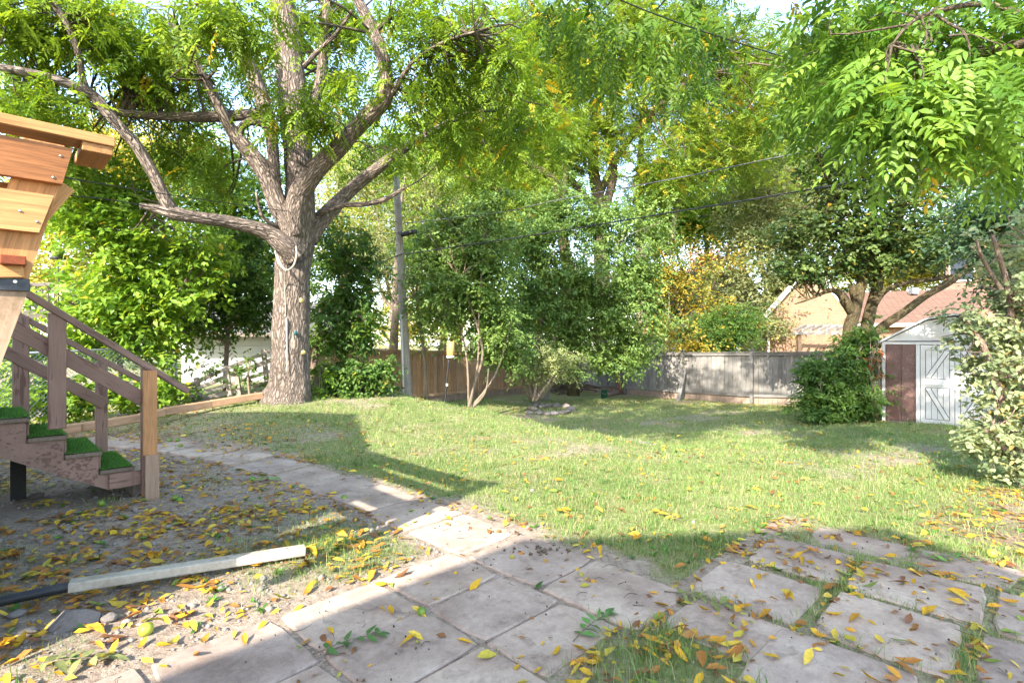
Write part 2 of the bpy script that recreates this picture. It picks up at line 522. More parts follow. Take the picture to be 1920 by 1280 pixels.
def mat_stone(name, c1, c2, scale=7.0, bump=0.012):
    t = NT(name)
    r = t.rand(); oc = t.n('TexCoord').outputs['Object']
    cb = t.n('CombineXYZ'); t.l(t.math('MULTIPLY', r, 50.0), cb.inputs[0])
    va = t.n('VectorMath'); va.operation = 'ADD'; t.l(oc, va.inputs[0]); t.l(cb.outputs[0], va.inputs[1])
    n1 = t.noise(va.outputs[0], scale, 6, 0.7); n2 = t.noise(va.outputs[0], scale * 7, 3, 0.6)
    c = t.mix(n1, c1, c2)
    c = t.mix(1.0, c, t.ramp(n2, [(0.3, (0.78,) * 3), (0.7, (1.15,) * 3)]), 'MULTIPLY')
    c = t.mix(1.0, c, t.ramp(r, [(0, (0.8, 0.78, 0.75)), (1, (1.15, 1.15, 1.15))]), 'MULTIPLY')
    return t.done(t.bsdf(c, 0.9, t.bump(n1, bump, 0.8), 0, 0.2))
M['stone'] = mat_stone('stone', (0.15, 0.13, 0.12), (0.30, 0.26, 0.225))
M['gravel'] = mat_stone('gravel', (0.22, 0.19, 0.165), (0.42, 0.37, 0.32), 9.0, 0.004)

def mat_slab():
    t = NT('slab_concrete')
    r = t.rand(); oc = t.n('TexCoord').outputs['Object']
    cb = t.n('CombineXYZ'); t.l(t.math('MULTIPLY', r, 70.0), cb.inputs[0]); t.l(t.math('MULTIPLY', r, 31.0), cb.inputs[1])
    va = t.n('VectorMath'); va.operation = 'ADD'; t.l(oc, va.inputs[0]); t.l(cb.outputs[0], va.inputs[1])
    v = va.outputs[0]
    n1 = t.noise(v, 2.6, 6, 0.65); n2 = t.noise(v, 26, 5, 0.7); n3 = t.noise(v, 140, 3, 0.6)
    n4 = t.noise(v, 6.5, 5, 0.7, 0.6)
    c = t.ramp(n1, [(0.28, (0.28, 0.215, 0.175)), (0.5, (0.43, 0.345, 0.285)), (0.75, (0.54, 0.45, 0.375))])
    c = t.mix(1.0, c, t.ramp(n2, [(0.25, (0.82, 0.81, 0.80)), (0.7, (1.1, 1.1, 1.1))]), 'MULTIPLY')
    c = t.mix(1.0, c, t.ramp(n3, [(0.3, (0.86,) * 3), (0.7, (1.1,) * 3)]), 'MULTIPLY')
    c = t.mix(t.ramp(n4, [(0.53, (0, 0, 0)), (0.74, (0.75, 0.75, 0.75))]), c, (0.17, 0.125, 0.10))
    vo = t.n('TexVoronoi'); t.l(v, vo.inputs['Vector']); vo.inputs['Scale'].default_value = 22
    c = t.mix(t.ramp(vo.outputs['Distance'], [(0.05, (0.7,) * 3), (0.10, (0, 0, 0))]), c, (0.14, 0.11, 0.09))
    cw = t.n('VectorMath'); cw.operation = 'ADD'; t.l(v, cw.inputs[0])
    wn_ = t.n('TexNoise', Vector=v, Scale=5.0); sc_ = t.n('VectorMath'); sc_.operation = 'SCALE'; t.l(wn_.outputs['Color'], sc_.inputs[0]); sc_.inputs['Scale'].default_value = 0.22
    t.l(sc_.outputs[0], cw.inputs[1])
    ck = t.n('TexVoronoi'); ck.feature = 'DISTANCE_TO_EDGE'; t.l(cw.outputs[0], ck.inputs['Vector']); ck.inputs['Scale'].default_value = 1.1
    cm = t.math('MULTIPLY', t.ramp(ck.outputs['Distance'], [(0.002, (1,) * 3), (0.006, (0,) * 3)]), t.ramp(n1, [(.56, (0,) * 3), (.64, (.35,) * 3)]))
    c = t.mix(cm, c, (0.12, 0.09, 0.07))
    big = t.noise(t.n('NewGeometry').outputs['Position'], 0.9, 5, .7, .5)
    c = t.mix(1.0, c, t.ramp(big, [(.32, (.72, .68, .66)), (.62, (1.08, 1.06, 1.03))]), 'MULTIPLY')
    c = t.mix(1.0, c, t.ramp(r, [(0, (0.86, 0.85, 0.86)), (0.5, (1.0, 0.98, 0.96)), (1, (1.12, 1.1, 1.06))]), 'MULTIPLY')
    h = t.math('ADD', t.math('MULTIPLY', n2, 0.6), t.math('MULTIPLY', n3, 0.5))
    return t.done(t.bsdf(c, 0.9, t.bump(h, 0.004, 0.7), 0, 0.2))
M['slab'] = mat_slab()

def mat_ground():
    t = NT('ground_soil')
    p = t.n('NewGeometry').outputs['Position']
    a = t.n('Attribute'); a.attribute_name = 'Col'
    sp = t.n('SeparateColor'); t.l(a.outputs['Color'], sp.inputs[0])
    n1 = t.noise(p, 1.1, 6, 0.65); n2 = t.noise(p, 14, 6, 0.7); n3 = t.noise(p, 75, 4, 0.7)
    dirt = t.ramp(n2, [(0.28, (0.20, 0.15, 0.115)), (0.5, (0.38, 0.30, 0.235)), (0.72, (0.54, 0.45, 0.36))])
    dirt = t.mix(1.0, dirt, t.ramp(n1, [(0.3, (0.8, 0.78, 0.76)), (0.7, (1.12, 1.1, 1.08))]), 'MULTIPLY')
    thatch = t.ramp(n2, [(0.28, (0.10, 0.13, 0.04)), (0.5, (0.21, 0.235, 0.085)), (0.75, (0.38, 0.34, 0.18))])
    thatch = t.mix(t.ramp(n1, [(0.5, (0, 0, 0)), (0.72, (0.75,) * 3)]), thatch, (0.34, 0.25, 0.15))
    c = t.mix(sp.outputs[0], dirt, thatch)
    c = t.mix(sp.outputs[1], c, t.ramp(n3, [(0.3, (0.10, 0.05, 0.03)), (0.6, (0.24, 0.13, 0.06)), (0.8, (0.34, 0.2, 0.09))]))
    c = t.mix(1.0, c, t.ramp(n3, [(0.28, (0.68,) * 3), (0.7, (1.22,) * 3)]), 'MULTIPLY')
    h = t.math('ADD', t.math('MULTIPLY', n2, 1.0), t.math('MULTIPLY', n3, 0.45))
    return t.done(t.bsdf(c, 0.95, t.bump(h, 0.03, 0.9), 0, 0.1))
M['ground'] = mat_ground()

def mat_brick(name, c1, c2, mortar, sc=1.0):
    t = NT(name)
    tc = t.n('TexCoord').outputs['UV']
    b = t.n('TexBrick'); t.l(tc, b.inputs['Vector'])
    b.inputs['Color1'].default_value = (*c1, 1); b.inputs['Color2'].default_value = (*c2, 1); b.inputs['Mortar'].default_value = (*mortar, 1)
    b.inputs['Scale'].default_value = 1.0; b.inputs['Brick Width'].default_value = 0.22 * sc
    b.inputs['Row Height'].default_value = 0.075 * sc; b.inputs['Mortar Size'].default_value = 0.006 * sc
    n = t.noise(tc, 3.0, 4, 0.6)
    c = t.mix(1.0, b.outputs['Color'], t.ramp(n, [(0.3, (0.85,) * 3), (0.7, (1.1,) * 3)]), 'MULTIPLY')
    return t.done(t.bsdf(c, 0.85, t.bump(b.outputs['Fac'], -0.006, 0.7), 0, 0.2))
M['brick'] = mat_brick('brick_tan', (0.27, 0.16, 0.095), (0.23, 0.135, 0.08), (0.29, 0.22, 0.16))
M['brick_pink'] = mat_brick('brick_pink', (0.28, 0.15, 0.11), (0.24, 0.125, 0.09), (0.32, 0.26, 0.23))
M['shingle'] = mat_brick('shingle', (0.21, 0.12, 0.085), (0.165, 0.095, 0.065), (0.07, 0.042, 0.03), 2.2)

M['shingle_grey'] = mat_brick('shingle_grey', (0.17, 0.16, 0.15), (0.13, 0.12, 0.115), (0.07, 0.065, 0.06), 2.2)

# ------------------------------------------------------------------ ground
def vpath(u):
    return 2.76 - 0.045 * np.clip(u - 4.5, 0, 99) ** 2

SLABS = []            # (u0,u1,v0,v1) rectangles on the patio
SLABS.append((0.90, 1.50, 2.62, 3.09))
rows = [(2.46, 3.08, [2.95, 2.24, 1.53]),
        (1.83, 2.45, [3.08, 2.54, 2.03, 1.62]),
        (1.19, 1.82, [3.06, 2.53, 2.02, 1.36, 0.7]),
        (0.56, 1.18, [3.07, 2.46, 1.80, 1.12]),
        (-0.07, 0.55, [3.05, 2.5, 1.85])]
for v0, v1, js in rows:
    for a, b in zip(js[:-1], js[1:]):
        SLABS.append((b + 0.007, a - 0.007, v0 + 0.006, v1 - 0.006))
rr = random.Random(5)
for v0, v1, us in [(2.46, 3.08, 1.02), (3.14, 3.78, 1.60), (3.83, 4.46, 1.52), (4.51, 5.04, 1.36), (1.80, 2.41, 0.95)]:
    u = us
    for k in range(6):
        w = 0.62 + rr.uniform(-0.04, 0.05)
        if not (v0 < 2 and k == 0):
            SLABS.append((u - w, u, v0 + rr.uniform(-.02, .02), v1 + rr.uniform(-.03, .01)))
        u -= w + rr.uniform(0.02, 0.07)

def on_slab(u, v, grow=0.0):
    m = np.zeros(np.shape(u), bool)
    for a, b, c, d in SLABS:
        m |= (u > a - grow) & (u < b + grow) & (v > c - grow) & (v < d + grow)
    m |= (u > 2.96) & (u < 10.5) & (np.abs(v - vpath(u)) < 0.30 + grow)
    return m

def grassiness(X, Y):
    u = (Y - X) * S2; v = (X + Y) * S2
    wob = 0.16 * vnoise(X, Y, 2.2, 4.0) + 0.10 * vnoise(X, Y, 6.0, 5.0)
    Lm = np.where(u > 3.3, vpath(u) + 0.40, np.where(u > 1.66, 3.2, 5.05))
    lawn = ss(v + wob, Lm - 0.06, Lm + 0.22)
    bare = ss(vnoise(X, Y, 0.8, 6.0), 0.25, 0.7) * 0.6 + ss(vnoise(X, Y, 2.3, 3.0), 0.35, 0.8) * 0.3
    bare = bare * (1 - (u > 1.4) * (u < 3.4) * ss(4.8 - v, 0, .8))
    g = lawn * (1 - bare)
    # thin under the right-hand shrub and at the far side of the stairs
    g *= 1 - 0.85 * ss(v - 6.0 * 0 - u * 0, 5.0, 5.8) * ss(1.0 - u, 0.0, 1.0) * ss(9.0 - v, 0.0, 1.5)
    g *= 1 - 0.55 * ss(u, 7.5, 9.0) * (1 - ss(v, 2.6, 4.2))
    # weedy corner left of the path, sparse on the gravel
    left = ss(vpath(u) - 0.36 - v, 0.0, 0.2) * ss(u, 3.1, 3.3)
    patch = np.exp(-(((u - 3.75) / 0.75) ** 2 + ((v - 1.95) / 0.55) ** 2))
    spot = ss(vnoise(X, Y, 2.6, 7.0), 0.15, 0.6)
    g = np.maximum(g, left * np.clip(0.85 * patch + 0.16 * spot, 0, 1))
    # overgrown gap in the paving
    ga_, gb_ = (u - 1.25) * .73 - (v - 2.35) * .68, (u - 1.25) * .68 + (v - 2.35) * .73
    gap = np.exp(-((ga_ / 0.48) ** 2 + (gb_ / 0.27) ** 2))
    right = ss(1.6 - u, 0, 0.2) * ss(5.1 - v, 0, 0.2) * (0.35 + 0.5 * ss(vnoise(X, Y, 3.1, 8.0), -0.2, 0.4))
    g = np.maximum(g, np.maximum(gap * 1.0, right))
    return np.clip(g, 0, 1)

def axis(segs):
    out = []
    for a, b, st in segs: out.append(np.arange(a, b, st))
    return np.concatenate(out + [np.array([segs[-1][1]])])
gx = axis([(-160, -40, 20), (-40, -12, 2), (-12, 13, 0.12), (13, 40, 2), (40, 160, 20)])
gy = axis([(-40, 0, 4), (0, 1.6, 0.4), (1.6, 20, 0.12), (20, 30, 0.5), (30, 60, 5), (60, 260, 25)])
XX, YY = np.meshgrid(gx, gy)
ZZ = hgt(XX, YY)
V = np.stack([XX.ravel(), YY.ravel(), ZZ.ravel()], 1)
nx, ny = len(gx), len(gy)
ii = np.arange(nx * ny).reshape(ny, nx)
F = np.stack([ii[:-1, :-1].ravel(), ii[:-1, 1:].ravel(), ii[1:, 1:].ravel(), ii[1:, :-1].ravel()], 1)
gm = grassiness(V[:, 0], V[:, 1])
uu = (V[:, 1] - V[:, 0]) * S2; vv = (V[:, 0] + V[:, 1]) * S2
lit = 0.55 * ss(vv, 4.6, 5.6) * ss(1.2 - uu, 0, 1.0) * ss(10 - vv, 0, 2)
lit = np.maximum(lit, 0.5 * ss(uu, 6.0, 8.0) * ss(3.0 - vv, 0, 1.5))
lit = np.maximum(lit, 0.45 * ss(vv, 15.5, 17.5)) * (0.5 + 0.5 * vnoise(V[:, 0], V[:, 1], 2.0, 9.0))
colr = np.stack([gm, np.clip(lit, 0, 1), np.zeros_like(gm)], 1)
g_o = np_mesh('ground', V, F, M['ground'], None, colr, True)
tag(g_o, 'bare soil and thatch ground under the lawn and paving', kind='structure')

# paving slabs
def slab_mesh(poly, z0, th, rng):
    """slab with worn edges: poly = 4 local corners"""
    mb = MB()
    c = Vector((sum(p[0] for p in poly) / 4, sum(p[1] for p in poly) / 4, 0))
    P = []
    for i in range(4):
        a = Vector((*poly[i], 0)); b = Vector((*poly[(i + 1) % 4], 0))
        for k in range(4):
            t = (k + (0.12 if k == 0 else rng.uniform(-.08, .08))) / 4.0
            p = a.lerp(b, t)
            p += (c - p).normalized() * rng.uniform(0, 0.006 if k else 0.022) * (1.8 if rng.random() < .15 else 1)
            P.append(p)
    n = len(P)
    inn = [p + (c - p).normalized() * 0.012 for p in P]
    Vv = [(p.x, p.y, z0 - th) for p in P] + [(p.x, p.y, z0 - 0.008 - rng.uniform(0, .004)) for p in P] + [(p.x, p.y, z0) for p in inn]
    Ff = [tuple(2 * n + i for i in range(n))]
    for i in range(n):
        j = (i + 1) % n
        Ff += [(i, j, n + j, n + i), (n + i, n + j, 2 * n + j, 2 * n + i)]
    mb.add(Vv, Ff)
    return mb

patio = thing('patio', None, None, (0, 0, 0)); patio['kind'] = 'structure'; patio['label'] = 'patio of worn concrete slabs in the foreground'
path = thing('path', None, None, (0, 0, 0)); path['kind'] = 'structure'; path['label'] = 'single row slab path leading to the wooden stairs'
for (a, b, c, d) in SLABS:
    cu, cv = (a + b) / 2, (c + d) / 2
    loc = uv(cu, cv); loc.z = hz(loc.x, loc.y) + (0.016 if cu > 1.6 else 0.009) + rr.uniform(-0.004, 0.004)
    j = lambda: rr.uniform(-0.008, 0.008)
    poly = [(a - cu + j(), c - cv + j()), (b - cu + j(), c - cv + j()), (b - cu + j(), d - cv + j()), (a - cu + j(), d - cv + j())]
    # local axes: x along u, y along v  (u x v points down, so keep the winding by swapping)
    poly = [(p[1], p[0]) for p in poly][::-1]
    mb = slab_mesh([(p[0], p[1]) for p in poly], 0, 0.05, rr)
    me = mb.mesh('slab')
    Mx = Matrix.Translation(loc) @ Matrix.Rotation(math.radians(45 + rr.uniform(-.6, .6)), 4, 'Z') @ Matrix.Rotation(rr.uniform(-.006, .006), 4, 'X') @ Matrix.Rotation(rr.uniform(-.006, .006), 4, 'Y')
    link('slab', me, M['slab'], patio, Mx)
u = 2.98
while u < 10.0:
    w = 0.70 + rr.uniform(-0.05, 0.04)
    cu = u + w / 2; cv = float(vpath(cu))
    slope = -0.09 * max(cu - 4.5, 0)
    loc = uv(cu, cv); loc.z = hz(loc.x, loc.y) + 0.016 + rr.uniform(-.006, .006)
    hw = w / 2 - 0.012; hv = 0.305
    mb = slab_mesh([(-hv + rr.uniform(-.02, .02), -hw), (hv + rr.uniform(-.02, .02), -hw), (hv + rr.uniform(-.02, .02), hw), (-hv + rr.uniform(-.02, .02), hw)], 0, 0.05, rr)
    Mx = Matrix.Translation(loc) @ Matrix.Rotation(math.radians(45) + math.atan(-slope) , 4, 'Z') @ Matrix.Rotation(rr.uniform(-.01, .01), 4, 'X')
    link('slab', mb.mesh('slab'), M['slab'], path, Mx)
    u += w

# ------------------------------------------------------------------ the house the picture is taken from (throws the near shade)
home = thing('house', 'brick house with twin gables behind the viewer, shading the patio', 'house', uv(1, -6))
def gable(u0, u1, v0, v1, eave, peak, pu):
    mb = MB()
    poly = [uv(u0, v1, -0.3), uv(u1, v1, -0.3), uv(u1, v1, eave), uv(pu, v1, peak), uv(u0, v1, eave)]
    mb.prism(poly, uv(0, v0 - v1))
    w_ = mb.build('wall', M['brick_pink'], home)
    r1 = MB()
    t = Vector((0, 0, 0.12))
    oh = 0.0
    for ua, za in ((u0, eave), (u1, eave)):
        r1.prism([uv(ua, v1 + 0.1, za), uv(pu, v1 + 0.1, peak), uv(pu, v1 + 0.1, peak) + t, uv(ua, v1 + 0.1, za) + t], uv(0, v0 - v1 - 0.2))
    r1.build('roof', M['shingle'], home)
gable(-5.9, 0.14, -12, -4.3, 4.7, 6.3, -2.7)
gable(2.2, 9.1, -12.5, -4.0, 4.4, 6.0, 5.66)
lk = MB(); lk.prism([uv(0.14, -4.6, -0.3), uv(2.2, -4.6, -0.3), uv(2.2, -4.6, 2.3), uv(0.14, -4.6, 2.3)], uv(0, -6))
lk.build('link_wall', M['brick_pink'], home)

# ------------------------------------------------------------------ grass blades
def scatter_view(n, d0, d1, rng, pw=1.0, margin=0.06):
    """points on the ground within the field of view, distance d0..d1"""
    t = rng.random(n)
    D = d0 + (d1 - d0) * t ** pw
    k = rng.uniform(-0.96 - margin, 0.96 + margin, n)
    return k * D, D

def blades(name, X, Y, Z, H, Wd, col, mat, parent, rng, lean=0.5):
    n = len(X)
    a = rng.uniform(0, 2 * np.pi, n); b = rng.uniform(0, 2 * np.pi, n)
    dx, dy = np.cos(a) * Wd / 2, np.sin(a) * Wd / 2
    ln = rng.uniform(0.1, lean, n) * H
    lx, ly = np.cos(b) * ln, np.sin(b) * ln
    P0 = np.stack([X - dx, Y - dy, Z], 1); P1 = np.stack([X + dx, Y + dy, Z], 1)
    mz = Z + H * 0.6
    P2 = np.stack([X + dx * .7 + lx * .35, Y + dy * .7 + ly * .35, mz], 1); P3 = np.stack([X - dx * .7 + lx * .35, Y - dy * .7 + ly * .35, mz], 1)
    P4 = np.stack([X + lx, Y + ly, Z + H * np.sqrt(np.clip(1 - (ln / H) ** 2 * 0.5, .3, 1))], 1)
    V = np.stack([P0, P1, P2, P3, P4], 1).reshape(-1, 3)
    i = np.arange(n) * 5
    F = np.concatenate([np.stack([i, i + 1, i + 2], 1), np.stack([i, i + 2, i + 3], 1), np.stack([i + 3, i + 2, i + 4], 1)])
    return np_mesh(name, V, F, mat, parent, np.repeat(col, 5, 0))

def lawn():
    rng = np.random.default_rng(3)
    Xs, Ys, Hs, Ws = [], [], [], []
    for n, d0, d1, h, w in ((95000, 2.3, 4.2, 0.045, 0.0036), (165000, 4.0, 7.0, 0.040, 0.0048), (130000, 6.8, 11.5, 0.042, 0.0075), (90000, 11.0, 19.0, 0.05, 0.012)):
        X, Y = scatter_view(n, d0, d1, rng, 0.75)
        g = grassiness(X, Y)
        u = (Y - X) * S2; v = (X + Y) * S2
        tuft = 0.45 + 0.75 * ss(vnoise(X, Y, 5.0, 3.3) + 0.5 * vnoise(X, Y, 11.0, 1.3), -0.5, 0.6)
        keep = (rng.random(n) < g * tuft) & ~on_slab(u, v, -0.012 - 0.05 * rng.random(n) ** 2 * (vnoise(X, Y, 5.0, 2.0) > 0)) & (u < 14.4) & (v < 17.6)
        X, Y, u, v = X[keep], Y[keep], u[keep], v[keep]
        hh = h * rng.gamma(3.0, 1 / 3.0, len(X)).clip(.35, 2.6) * (0.75 + 0.55 * ss(vnoise(X, Y, 4.0, 5.5), -.2, .7)) * (1 + 0.8 * np.exp(-((v - 2.35) ** 2 + (u - 1.25) ** 2) / 0.3))
        Xs.append(X); Ys.append(Y); Hs.append(hh); Ws.append(w * rng.uniform(0.7, 1.3, len(X)))
    X = np.concatenate(Xs); Y = np.concatenate(Ys); H = np.concatenate(Hs); Wd = np.concatenate(Ws)
    n = len(X)
    t = np.clip(0.5 + 0.35 * vnoise(X, Y, 1.3, 2.2) + rng.normal(0, 0.25, n), 0, 1)[:, None]
    c = np.array([0.09, 0.18, 0.04]) * (1 - t) + np.array([0.27, 0.36, 0.11]) * t
    dry = rng.random(n) < 0.16 + 0.12 * ss(vnoise(X, Y, 0.9, 6.0), 0.1, 0.6)
    c[dry] = np.array([0.46, 0.39, 0.21]) * rng.uniform(0.7, 1.1, (dry.sum(), 1))
    o = blades('grass', X, Y, hgt(X, Y) - 0.004, H, Wd, c, M['grass'], None, rng, 0.9)
    tag(o, 'short patchy green lawn grass', 'grass', kind='stuff')
    print('blades', n)
lawn()

# ------------------------------------------------------------------ board fences
fr = random.Random(21)
def ztop_rear(u): return 1.23 - 0.0215 * (u - 4.4)
def ztop_side(v): return 1.365 - 0.0376 * (v - 6.97)
U_SIDE, V_REAR = 14.76, 18.05

rear = thing('board_fence', 'weathered grey board fence along the back of the yard, dappled with sun', 'fence', uv(9, V_REAR, -0.5))
posts = [14.2, 11.72, 9.28, 6.84, 4.4, 1.96, -0.48, -2.92]
for pu in posts:
    g = hz(*uv(pu, V_REAR).xy)
    p = uv(pu, V_REAR - 0.05)
    zt = ztop_rear(pu) + 0.09
    board('post', (p.x, p.y, g - 0.1), (p.x, p.y, zt), 0.10, 0.10, M['fence_grey'], rear, up=uv(1, 0))
    po = board('post_cap', (p.x, p.y, zt), (p.x, p.y, zt + 0.03), 0.135, 0.135, M['fence_grey'], rear, up=uv(1, 0))
for a, b in zip(posts[:-1], posts[1:]):
    a2, b2 = a - 0.06, b + 0.06
    for nm, off, h, t, dv in (('top_rail', 0.0, 0.09, 0.045, -0.045), ('top_cap', 0.065, 0.03, 0.13, -0.03), ('bottom_rail', None, 0.09, 0.045, -0.045)):
        pa, pb = uv(a2, V_REAR + dv), uv(b2, V_REAR + dv)
        if off is None:
            za = hz(*pa.xy) + 0.27; zb = hz(*pb.xy) + 0.27
        else:
            za, zb = ztop_rear(a2) + off - 0.05, ztop_rear(b2) + off - 0.05
        board(nm, (pa.x, pa.y, za), (pb.x, pb.y, zb), h, t, M['fence_grey'], rear)
    n = int(round((a2 - b2) / 0.142)); st = (a2 - b2) / n
    for k in range(n):
        uc = a2 - (k + 0.5) * st
        p = uv(uc, V_REAR + fr.uniform(-0.006, 0.006)); g = hz(*p.xy)
        zb = g + 0.30; zt = ztop_rear(uc) - 0.02
        board('board', (p.x + fr.uniform(-.006, .006), p.y, zb), (p.x + fr.uniform(-.006, .006), p.y, zt), st - 0.006 - fr.uniform(0, .004), 0.02, M['fence_grey'], rear, up=uv(1, 0), c=0.002, q=0.02)
        p2 = uv(uc, V_REAR + 0.004)
        board('kick_board', (p2.x, p2.y, g - 0.12), (p2.x, p2.y, g + 0.26 + fr.uniform(-.01, .0)), st - 0.008, 0.02, M['fence_old_foot'], rear, up=uv(1, 0), c=0.002, q=0.02)

side = thing('board_fence', 'warm brown cedar board fence behind the utility pole', 'fence', uv(U_SIDE, 12, -0.5))
posts = [17.9, 15.5, 13.06, 10.62, 8.18, 5.74]
for pv in posts:
    p = uv(U_SIDE - 0.05, pv); g = min(hz(*p.xy), -0.3)
    zt = ztop_side(pv) + 0.09
    board('post', (p.x, p.y, g - 0.1), (p.x, p.y, zt), 0.10, 0.10, M['fence_warm'], side, up=uv(0, 1))
    board('post_cap', (p.x, p.y, zt), (p.x, p.y, zt + 0.03), 0.13, 0.13, M['fence_warm'], side, up=uv(0, 1))
for a, b in zip(posts[:-1], posts[1:]):
    a2, b2 = a - 0.06, b + 0.06
    for nm, off, h, t, du in (('top_rail', 0.0, 0.09, 0.045, -0.045), ('top_cap', 0.065, 0.03, 0.13, -0.03), ('bottom_rail', None, 0.09, 0.045, -0.045)):
        pa, pb = uv(U_SIDE + du, a2), uv(U_SIDE + du, b2)
        if off is None: za = zb = -0.26
        else: za, zb = ztop_side(a2) + off - 0.05, ztop_side(b2) + off - 0.05
        board(nm, (pa.x, pa.y, za), (pb.x, pb.y, zb), h, t, M['fence_warm'], side)
    n = int(round((a2 - b2) / 0.142)); st = (a2 - b2) / n
    for k in range(n):
        vc = a2 - (k + 0.5) * st
        p = uv(U_SIDE + fr.uniform(-0.006, 0.006), vc)
        board('board', (p.x, p.y, -0.24), (p.x + fr.uniform(-.006, .006), p.y, ztop_side(vc) - 0.02), st - 0.006 - fr.uniform(0, .003), 0.02, M['fence_warm'], side, up=uv(0, 1), c=0.002, q=0.02)
        p2 = uv(U_SIDE + 0.004, vc)
        board('kick_board', (p2.x, p2.y, -0.62), (p2.x, p2.y, -0.27), st - 0.008, 0.02, M['fence_old_foot'], side, up=uv(0, 1), c=0.002, q=0.02)

# leaning horizontal slat fence left of the big tree
slat = thing('slat_fence', 'leaning old fence of horizontal slats left of the big tree', 'fence', W(430, 750, 11.2))
xs = [(345, 405), (405, 512)]
lines = [((345, 727), (400, 702), (512, 655)), ((345, 738), (400, 716), (512, 675)), ((345, 748), (400, 730), (512, 695)),
         ((345, 757), (400, 742), (512, 714)), ((345, 764), (400, 753), (512, 731))]
for i, (a, b, c) in enumerate(lines):
    for (p, q, d0, d1) in ((a, b, 10.7, 11.0), (b, c, 11.0, 11.7)):
        P0, P1 = W(p[0], p[1], d0), W(q[0], q[1], d1)
        P0.z += fr.uniform(-.015, .015); P1.z += fr.uniform(-.015, .015)
        board('slat', P0, P1, 0.085 + fr.uniform(-.01, .01), 0.022, M['fence_old'], slat, up=(0.05, -0.1, 1))
for x, yt, yb, d in ((347, 722, 770, 10.75), (372, 708, 768, 10.9), (428, 685, 762, 11.12), (445, 682, 755, 11.2), (498, 655, 750, 11.65)):
    P0, P1 = W(x + 6, yb, d + .06), W(x - 4, yt, d + .06)
    board('post', P0, P1, 0.09, 0.06, M['fence_old'], slat, up=(1, 0, 0))

# landscape timbers along the left edge of the lawn
edging = thing('timber_edging', 'orange landscape timbers edging the lawn behind the stairs', 'edging', W(300, 780, 9.5))
tp = [(20, 822, 7.55), (150, 800, 8.3), (262, 783, 9.0), (308, 772, 9.35), (395, 757, 10.05), (492, 741, 10.75)]
for (a, b) in zip(tp[:-1], tp[1:]):
    P0, P1 = W(*a), W(*b)
    P0.z += fr.uniform(-.01, .01)
    d = (P1 - P0).normalized() * 0.006
    board('timber', P0 + d, P1 - d, 0.13, 0.13, M['timber'], edging, c=0.012)

# ------------------------------------------------------------------ chain-link fence far left
def chain_link(name, label, P0, P1, h, parent_pts, wire=0.004, cell=0.075, rails=True):
    P0, P1 = Vector(P0), Vector(P1)
    t = thing(name, label, 'fence', P0)
    mb = MB()
    L = (P1 - P0).length; d = (P1 - P0) / L
    upv = Vector((0, 0, 1))
    def seg(a, b, r):
        x = (b - a).normalized(); s = x.cross(Vector((0.1, -1, 0.05)).normalized()).normalized() * r; q = x.cross(s).normalized() * r
        V = [a + s, a - 0.5 * s + .87 * q, a - 0.5 * s - .87 * q, b + s, b - 0.5 * s + .87 * q, b - 0.5 * s - .87 * q]
        mb.add(V, [(0, 1, 4, 3), (1, 2, 5, 4), (2, 0, 3, 5)])
    n = int((L + h) / cell)
    for k in range(n):
        s = k * cell - h
        for sg in (0, 1):
            s0, z0, s1, z1 = s, 0.0, s + h, h
            if s0 < 0: z0 = -s0; s0 = 0
            if s1 > L: z1 = h - (s1 - L); s1 = L
            if s1 - s0 < 0.02: continue
            if sg: a, b = P0 + d * (L - s0) + upv * z0, P0 + d * (L - s1) + upv * z1
            else: a, b = P0 + d * s0 + upv * z0, P0 + d * s1 + upv * z1
            seg(a, b, wire)
    mb.build('wire_mesh', M['chain'], t)
    if rails:
        r = MB().tube([P0 + upv * h, P1 + upv * h], [0.02, 0.02], 8, 1); r.build('top_rail', M['chain'], t, True)
    m = max(2, int(L / 2.2) + 1)
    for k in range(m):
        p = P0 + d * (L * k / (m - 1))
        MB().tube([p - upv * 0.05, p + upv * (h + 0.04)], [0.026, 0.026], 8, 1).build('post', M['chain'], t, True)
    return t
chain_link('chain_link_fence', 'galvanised chain-link fence behind the wooden stairs', W(-60, 800, 7.9), W(330, 745, 10.9), 1.05, None)
chain_link('chain_link_fence', 'short piece of chain-link leaning by the utility pole', W(688, 768, 14.6), W(752, 768, 15.3), 0.55, None, 0.005, 0.07, False)

# ------------------------------------------------------------------ garden shed
SB = -0.24
S0 = Vector((8.41, 12.1, SB))
SA = Vector((S2, -S2, 0)); SBk = Vector((S2, S2, 0)); SN = -SBk; UP = Vector((0, 0, 1))
shed = thing('garden_shed', 'white metal garden shed with brown front panels and cross-braced doors', 'shed', S0)
SW, SD, SE, SPK = 2.5, 1.9, 1.78, 2.31
def sp(t, z, n=0.0): return S0 + SA * t + UP * z + SN * n
mb = MB()
prof = [(0, 0), (SW, 0), (SW, SE), (SW * .68, SPK - .07), (SW * .5, SPK), (SW * .32, SPK - .07), (0, SE)]
mb.prism([sp(a, b, -0.03) for a, b in prof], SBk * (SD - .03))
mb.build('wall', M['shed_white'], shed)
rf = MB()
rp = [(-0.07, SE - .03), (SW * .32, SPK - .045), (SW * .5, SPK + .03), (SW * .68, SPK - .045), (SW + .07, SE - .03)]
for a, b in zip(rp[:-1], rp[1:]):
    rf.prism([sp(a[0], a[1], 0.05), sp(b[0], b[1], 0.05), sp(b[0], b[1] + .045, 0.05), sp(a[0], a[1] + .045, 0.05)], SBk * (SD + .1))
rf.build('roof', M['shed_white'], shed)
board('corner_trim', sp(0.02, 0, 0.005), sp(0.02, SE, 0.005), 0.06, 0.05, M['shed_white'], shed, up=SA)
